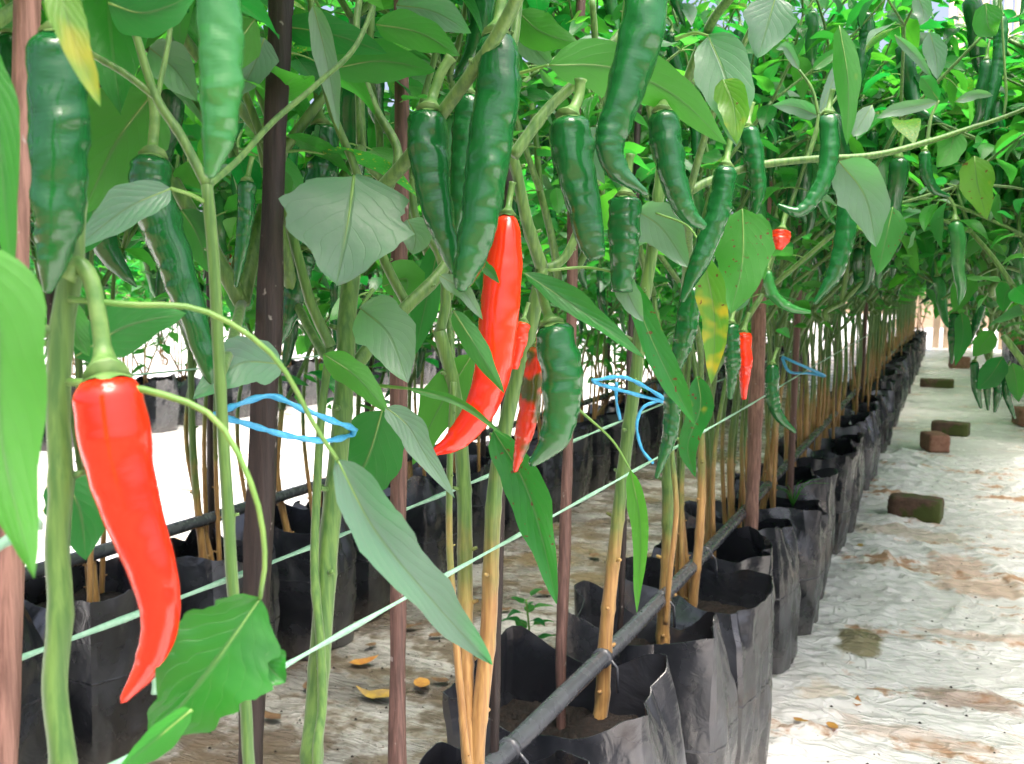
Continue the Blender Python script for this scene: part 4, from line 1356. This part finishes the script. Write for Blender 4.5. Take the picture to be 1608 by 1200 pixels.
# ================================================================== ROW ACROSS THE AISLE
G8, G9 = 'black grow bags across the aisle', 'chilli plants overhanging the far side of the aisle'
X4 = 0.84
for i in range(44):
    y = 1.45 + i * .32
    lab = 'chilli plant leaning out across the aisle from its far side'
    place_bag(X4, y, i * 7, 'black plastic grow bag across the aisle', G8, 1.0, .1 * math.sin(i))
    if i < 16:
        r = np.random.default_rng(3100 + i)
        root = plant_root(X4, y, lab, G9)
        br, lf, fr = grow(r, (X4, y, SOIL), r.uniform(.45, .55), 3, .24, (-1.2, -.2), 3)
        # side shoots that arch out over the aisle
        for e in range(5):
            q0 = np.array([X4 - r.uniform(.30, .55), y + r.uniform(-.1, .1), r.uniform(.80, 1.25)])
            b2, l2, f2 = grow(r, q0, .05, 3, .19, (-2.2, -.3), 2)
            br += b2; lf += l2; fr += f2
        for e in range(4):
            q0 = np.array([r.uniform(.08, .36), y + r.uniform(-.15, .15), r.uniform(.72, 1.05)])
            b2, l2, f2 = grow(r, q0, .03, 2, .15, (-.6, -.3), 2)
            lf += l2; br += b2
        fr = [(a, b_ * .8) for a, b_ in fr[::2]]
        lf = [(a, b_, c_, d_ * .78) for a, b_, c_, d_ in lf]
        dress_plant(root, world_loc(root), br, lf, fr, True, lambda q, sz: q[2] > .68 and q[0] > -.16 and (proj(q)[2] > 1.75 or proj(q)[0] > 1720), 150, True, cap=1.30, thin=.2)
    else:
        far_plant(X4 - .15, y, i, lab, G9, 4, 1.12, i % 2 == 0)
for i in range(16):
    far_plant(2.3, 9.0 + i * .5, i, 'chilli plant in the row behind the one across the aisle', 'chilli plants in the outer row', 0, 1.1)

# ---- hanging cluster of peppers on the overhang
ov = plant_root(X4, 1.42, 'chilli plant with a cluster of slim green chillies hanging low over the aisle')
hero_stem(ov, [(1700, 470), (1640, 440), (1590, 470), (1560, 520)], 9, 5, d=(1.95, 1.9), stubs=False)
hero_stem(ov, [(1640, 440), (1570, 420), (1510, 450), (1480, 470)], 7, 4, d=(1.95, 1.9), stubs=False)
mb = MB(); stem_tube(mb, [(X4, 1.42, SOIL), (X4 - .03, 1.46, .7), P(1900, 480, 1.9), P(1700, 470, 1.95)], .008, .005, 24, 4, 8); mb.build('stem', M_STEM, ov)
for pts, w in (([(1530, 568), (1533, 610), (1541, 642)], 13), ([(1546, 575), (1550, 615), (1552, 645)], 11), ([(1566, 590), (1566, 620), (1562, 648)], 13),
               ([(1578, 585), (1582, 622), (1594, 658)], 13), ([(1500, 492), (1497, 530), (1494, 572)], 16), ([(1542, 478), (1532, 510), (1522, 540)], 14),
               ([(1489, 330), (1490, 355), (1502, 372)], 12), ([(1516, 330), (1518, 370), (1522, 398)], 13), ([(1594, 350), (1592, 385), (1586, 405)], 14)):
    hero_pepper(ov, pts, [w, w * 1.02, 4], M_GREEN, d=1.9, seed=int(pts[0][0]))
for pts, w in (([(1575, 560), (1556, 590), (1535, 612)], 38), ([(1590, 570), (1596, 600), (1600, 632)], 30), ([(1510, 490), (1512, 530), (1500, 575)], 26),
               ([(1560, 520), (1545, 540), (1528, 560)], 34), ([(1600, 440), (1580, 460), (1575, 490)], 34), ([(1530, 430), (1510, 460), (1500, 490)], 36)):
    hero_leaf(ov, pts, w, M_LEAF, d=1.87, fold=.2, nl=9, na=5, flip=w > 33)

# ================================================================== STAKES
def stake(px0, py0, px1, py1, w, m, label, x=None, d=None, group=None, seed=0, crook=.004, top_z=None):
    a = RX(px0, py0, x) if d is None else P(px0, py0, d)
    b = RX(px1, py1, x) if d is None else P(px1, py1, d)
    dm = ((a + b) / 2 - CP) @ CF
    rr = wpx(w, dm) / 2
    dirv = (b - a) / (b[2] - a[2])
    lo = b + dirv * (.20 - b[2]); hi = a + dirv * (max(a[2], 1.75) - a[2]) if top_z is None else a + dirv * (top_z - a[2])
    r = np.random.default_rng(seed)
    n = 40
    c = np.linspace(hi, lo, n) + np.cumsum(r.normal(0, crook / 6, (n, 3)), 0) * np.array([1, 1, 0])
    rad = rr * (1 + .10 * np.sin(np.linspace(0, 20, n) + seed) + r.uniform(-.07, .07, n))
    mb = MB()
    mb.tube(c, rad, 9, wob=lambda k, a_: 1 + .12 * math.sin(2 * a_ + seed) + .07 * math.sin(5 * a_ + k * .15))
    o = mb.build('stake', m, None, origin=lo)
    return tag(o, label, 'stake', group)


stake(48, 0, 8, 1200, 42, M_STAKE_P, 'pinkish brown wooden stake behind the thick near stem', d=.52, seed=1)
stake(446, 0, 400, 1200, 40, M_STAKE_D, 'almost black wooden stake with blue twine around it', d=.74, seed=2)
stake(632, 200, 628, 1200, 25, M_STAKE_B, 'brown wooden stake standing in the bag of the twin stems', d=.92, seed=3)
stake(790, 600, 776, 1190, 13, M_STAKE_D, 'thin dark stake just behind the twin tan stems', d=1.1, seed=4)
stake(905, 380, 888, 1085, 19, M_STAKE_B, 'slim brown stake where the pipe meets the creased bag', d=1.40, seed=5)
stake(985, 640, 974, 960, 11, M_STAKE_D, 'thin dark stake behind the leaning tan and green stem', d=1.65, seed=6)
stake(1196, 480, 1186, 800, 22, M_STAKE_P, 'stout reddish stake standing among the tan stems', d=2.35, seed=7)
r = np.random.default_rng(55)
for k, y in enumerate((2.9, 3.8, 4.6, 5.7, 7.0)):
    mb = MB(); xx = XR + r.uniform(-.08, .08)
    mb.tube(catmull([(xx, y, .2), (xx + .01, y + .01, 1.0), (xx + r.uniform(-.03, .03), y, 1.8)], 12), .010, 7)
    tag(mb.build('stake', M_STAKE_B, None, origin=(xx, y, .2)), 'brown stake among the plants further along the aisle row', 'stake', 'stakes along the aisle row')
for k, y in enumerate((.9, 1.35, 1.8, 2.4, 3.1, 3.9, 4.8)):
    mb = MB(); xx = X2 + r.uniform(-.06, .06)
    mb.tube(catmull([(xx, y, .2), (xx + .02, y + .01, 1.0), (xx + r.uniform(-.04, .04), y, 1.8)], 12), .011, 7)
    tag(mb.build('stake', M_STAKE_D, None, origin=(xx, y, .2)), 'dark stake among the plants of the second row', 'stake', 'stakes in the second row')


# ================================================================== TWINE
def line(name, pts, rad, m, label, cat, n=60, sag=0.0, group=None, twist=False, seg=6):
    c = catmull(pts, n)
    if sag: c[:, 2] -= sag * np.sin(np.linspace(0, math.pi, n))
    mb = MB()
    mb.tube(c, rad, seg, wob=(lambda k, a: 1 + .3 * math.sin(2 * a + k * .9)) if twist else None)
    return tag(mb.build(name, m, None, origin=c[0]), label, cat, group)


line('twine', [(-.345, .30, .730), (-.36, .53, .722), (-.365, 1.2, .716), (-.36, 1.95, .719), (-.365, 2.9, .722), (-.36, 5.0, .73)], .0017, M_STRING, 'pale green twine strung along the aisle side of the stems', 'twine', 140, .0, None, True)
line('twine', [(-.52, .05, .728), (-.515, .6, .720), (-.51, 1.2, .722), (-.52, 2.2, .722), (-.52, 4.5, .73)], .0021, M_STRING, 'pale green twine strung behind the stems', 'twine', 140, 0, None, True)
line('twine', [RX(-30, 872, -.33), RX(35, 836, -.34), RX(60, 822, -.35)], .0028, M_STRING, 'short end of pale twine at the pinkish stake', 'twine', 14, 0, None, True)
line('twine', [P(235, 1040, .50), P(243, 1070, .50), P(242, 1090, .50)], .0016, M_STRING, 'cut tail of pale twine below the big red chilli', 'twine', 10)
line('twine', [(-1.48, .6, .80), (-1.47, 1.6, .78), (-1.48, 3.5, .79)], .0022, M_STRING, 'pale twine strung along the second row', 'twine', 40)
line('twine', [P(338, 652, .68), P(372, 636, .70), P(424, 622, .71), P(470, 640, .71), P(525, 662, .72), P(556, 674, .755), P(548, 684, .77), P(510, 692, .72), P(450, 684, .70), P(395, 668, .69), P(340, 652, .68)],
     .0022, M_BLUE, 'bright blue twine looped around the almost black stake and thick stem', 'twine', 90, 0, None, True)
line('twine', [P(930, 598, 1.25), P(975, 592, 1.28), P(1010, 606, 1.30), P(1045, 630, 1.36), P(1000, 620, 1.30), P(950, 606, 1.27), P(932, 600, 1.25)], .0026, M_BLUE, 'blue twine tied around the leaning tan and green stem', 'twine', 60, 0, None, True)
line('twine', [P(1040, 628, 1.36), P(1010, 640, 1.36), P(1000, 670, 1.36), P(1008, 705, 1.36), P(1026, 728, 1.36)], .0022, M_BLUE, 'loose blue twine end hanging in a curve', 'twine', 30, 0, None, True)
line('twine', [P(968, 600, 1.3), P(968, 630, 1.3), P(974, 660, 1.3)], .0022, M_BLUE, 'short blue twine tail hanging straight down', 'twine', 12, 0, None, True)
line('twine', [P(1228, 560, 2.6), P(1250, 570, 2.6), P(1295, 590, 2.7), P(1270, 586, 2.7), P(1240, 584, 2.6), P(1228, 562, 2.6)], .004, M_BLUE, 'blue twine knot on stems deep in the aisle row', 'twine', 30)

# irrigation pipes
mb = MB()
c = catmull([(-.462, -.3, .415), (-.458, .6, .412), (-.452, 1.1, .408), (-.448, 1.8, .400), (-.45, 3.5, .40), (-.45, 8, .40), (-.45, 15, .40)], 160)
mb.tube(c, .0128, 12)
pipe = mb.build('irrigation_pipe', M_PIPE, None, origin=(-.45, 1.1, .4))
tag(pipe, 'black irrigation pipe lying across the tops of the aisle bags', 'pipe')
for y in (.98, 1.31, 1.62, 1.95):
    ya = c[np.argmin(abs(c[:, 1] - y))]
    mb = MB()
    mb.tube(np.array([ya + (0, -.004, 0), ya + (0, .004, 0)]), .0152, 12)
    mb.tube(np.array([ya + (.012, 0, 0), ya + (.022, .003, -.012), ya + (.024, .003, -.05)]), .0025, 6)
    mb.build('dripper', M_PIPE, pipe)
mb = MB()
c = catmull([(-1.58, -.3, .41), (-1.575, .8, .415), (-1.58, 1.6, .41), (-1.58, 3.5, .41), (-1.58, 9, .41)], 90)
mb.tube(c, .0145, 12)
tag(mb.build('irrigation_pipe', M_PIPE, None, origin=(-1.58, 1, .4)), 'black irrigation pipe lying across the second row of bags', 'pipe')


# ================================================================== BRICKS AND LITTER
def brick(px, py, sx, sy, sz, rz, m, label, seed):
    q = GZ(px, py, 0.0)
    r = np.random.default_rng(seed)
    n = 7
    v, f = [], []
    bm_v = {}

    def vid(p):
        key = tuple(np.round(p, 5))
        if key not in bm_v:
            bm_v[key] = len(v); v.append(p)
        return bm_v[key]
    for ax in range(3):
        for sg in (-1, 1):
            u, w = [i for i in range(3) if i != ax]
            for i in range(n):
                for j in range(n):
                    qd = []
                    for di, dj in ((0, 0), (1, 0), (1, 1), (0, 1)):
                        p = np.zeros(3); p[ax] = sg; p[u] = (i + di) / n * 2 - 1; p[w] = (j + dj) / n * 2 - 1
                        qd.append(vid(p))
                    nrm_flip = (sg > 0) == (ax == 1)
                    f.append(tuple(qd[::-1]) if nrm_flip else tuple(qd))
    out = []
    for p in v:
        e = (abs(p) > .999).sum()
        k = 1 - (.0, .0, .018, .05)[e] + r.uniform(-.012, .012)
        out.append((p[0] * sx / 2 * k + r.normal(0, .0012), p[1] * sy / 2 * k + r.normal(0, .0012), p[2] * sz / 2 * k + r.normal(0, .0012) + sz / 2 + .006))
    ca, sa = math.cos(rz), math.sin(rz)
    mb = MB(); mb.add([(x * ca - y * sa + q[0], x * sa + y * ca + q[1], z) for x, y, z in out], f)
    return tag(mb.build('brick', m, None, origin=(q[0], q[1], .006)), label, 'brick')


brick(1437, 818, .20, .11, .095, -.15, M_BRICKM, 'dark mossy brick lying alone on the white film', 1)
brick(1467, 708, .115, .20, .10, .3, M_BRICK, 'pinkish clay brick end-on in front of a green mossy one', 2)
brick(1492, 684, .22, .11, .085, -.2, M_BRICKM, 'green mossy brick just behind the pinkish one', 3)
brick(1471, 609, .30, .14, .08, 0, M_BRICKM, 'long low mossy block beside the far bags', 4)
brick(1506, 579, .22, .14, .14, .2, M_BRICK, 'orange-red brick at the far end of the aisle', 5)
brick(1606, 668, .10, .20, .12, .2, M_BRICK, 'brown brick under the hanging green chillies', 6)
brick(232, 676, .14, .22, .10, .4, M_BRICK, 'brown brick on the film beyond the second row', 7)


def litter(px, py, L, m, label, i, group=None):
    q = GZ(px, py, 0.012)
    me = bpy.data.meshes.new('fallen_leaf')
    src = generic_leaf(700 + i, 7, 5, False)
    a = random.uniform(0, 6.28)
    mb = MB(); mb.add([((x * math.cos(a) - y * math.sin(a)) * L + q[0], (x * math.sin(a) + y * math.cos(a)) * L + q[1], abs(z) * L * .6 + .014) for x, y, z in src.v], src.f, 0, src.uv)
    return tag(mb.build('fallen_leaf', m, None, origin=(q[0], q[1], .012)), label, 'fallen leaf', group)


litter(548, 1042, .085, M_DRY, 'orange fallen leaf on the stained film', 0)
litter(620, 1095, .10, M_DRYY, 'long yellowish fallen leaf lying in the dirt', 1)
litter(660, 1065, .09, M_DRY, 'reddish flat fallen leaf beside the brown stake', 2)
litter(1358, 856, .06, M_DRYY, 'small yellow fallen leaf at the foot of the bags', 3)
litter(1300, 1135, .05, M_DRY, 'small orange fallen leaf tucked in film folds', 4)
litter(1246, 1128, .04, M_DRY, 'pinkish dry leaf against the bag foot', 5)
litter(1345, 1110, .05, M_DRY, 'dry orange leaf on the crumpled film', 6)
for i, (px, py) in enumerate(((590, 1010), (670, 1000), (560, 985), (800, 1010), (820, 1050), (860, 890), (930, 870), (480, 1085), (700, 1070), (440, 1130), (620, 985), (860, 930), (780, 960))):
    litter(px + 3 * (i % 3), py, .05 + .01 * (i % 4), M_BROWN, 'dry brown leaf scrap on the stained film', 10 + i, 'leaf scraps on the stained film')

# specks of soil on the film
mb = MB(); r = np.random.default_rng(77)
for k in range(900):
    if k < 500: x, y = r.uniform(-.28, .8), r.uniform(.6, 6)
    else: x, y = r.uniform(-1.42, -.62), r.uniform(.8, 3.5)
    s = r.uniform(.0015, .005)
    z = .006
    mb.add([(x - s, y, z), (x, y - s * .8, z), (x + s, y, z), (x, y + s, z), (x, y, z + s * .9)], [(0, 1, 4), (1, 2, 4), (2, 3, 4), (3, 0, 4)])
tag(mb.build('soil_crumbs', M_SOIL), 'crumbs of dark soil scattered over the film', 'soil', kind='stuff')

# weed seedling between the rows
q = GZ(828, 1030, 0)
wr_ = empty('weed_seedling', (q[0], q[1], 0), 'small bright green weed seedling growing between the bag rows', 'weed')
mb = MB(); mb.tube(catmull([(q[0], q[1], 0), (q[0] + .005, q[1], .07), (q[0] - .004, q[1], .15)], 10), [.003] * 10, 6); mb.build('stem', M_PETIOLE, wr_)
r = np.random.default_rng(5)
for k in range(12):
    z = .04 + .01 * k; a = k * 2.4
    o = bpy.data.objects.new('leaf', LEAF_ME[k % 10]); COL.objects.link(o); o.parent = wr_
    o.matrix_basis = Matrix(basis(np.array([0, 0, z]), np.array([math.cos(a), math.sin(a), .3]), np.array([0, 0, 1.0]), .07 - .002 * k).tolist())
# grass blades sprouting in one bag
q = GZ(1245, 790, .34)
gr = empty('weed_tuft', (q[0], q[1], .33), 'thin grassy weed sprouting inside a bag of the aisle row', 'weed')
for k in range(9):
    a = k * .7; L = r.uniform(.06, .12)
    mb = MB(); b0 = np.array([q[0], q[1], .33])
    mb.tube(catmull([b0, b0 + (.3 * L * math.cos(a), .3 * L * math.sin(a), .6 * L), b0 + (.9 * L * math.cos(a), .9 * L * math.sin(a), .7 * L)], 7), np.linspace(.0022, .0004, 7), 4)
    mb.build('blade', M_WEED, gr)

# ================================================================== END SCREEN
for i, (x, y) in enumerate(((.0, 15.6), (.35, 16.0), (.7, 15.7), (-.4, 16.1))):
    far_plant(x, y, i, 'low bushy chilli plant closing the far end of the aisle', 'plants at the end of the aisle', 0, 1.1, True)
es = empty('bamboo_screen', (1.5, 17.0, 0), 'tall pale bamboo screen closing the far end of the aisle', 'screen')
sl = MB(); sl.tube(np.array([(0, 0, 0), (.01, 0, 2.5), (0, 0, 6.2)]), .055, 8)
sme = sl.mesh('slat', [M_SLAT])
for k in range(44):
    o = bpy.data.objects.new('slat', sme); COL.objects.link(o); o.parent = es
    o.location = (-1.7 + k * .16, random.uniform(-.02, .02), 0); o.rotation_euler = (0, random.uniform(-.01, .01), random.uniform(0, 6))
for z in (.8, 2.6, 4.4):
    mb = MB(); mb.tube(np.array([(-.3, 16.92, z), (6.9, 16.92, z)]), .04, 8); mb.build('rail', M_SLAT, es)

print('STATS', STATS, len(bpy.data.objects))
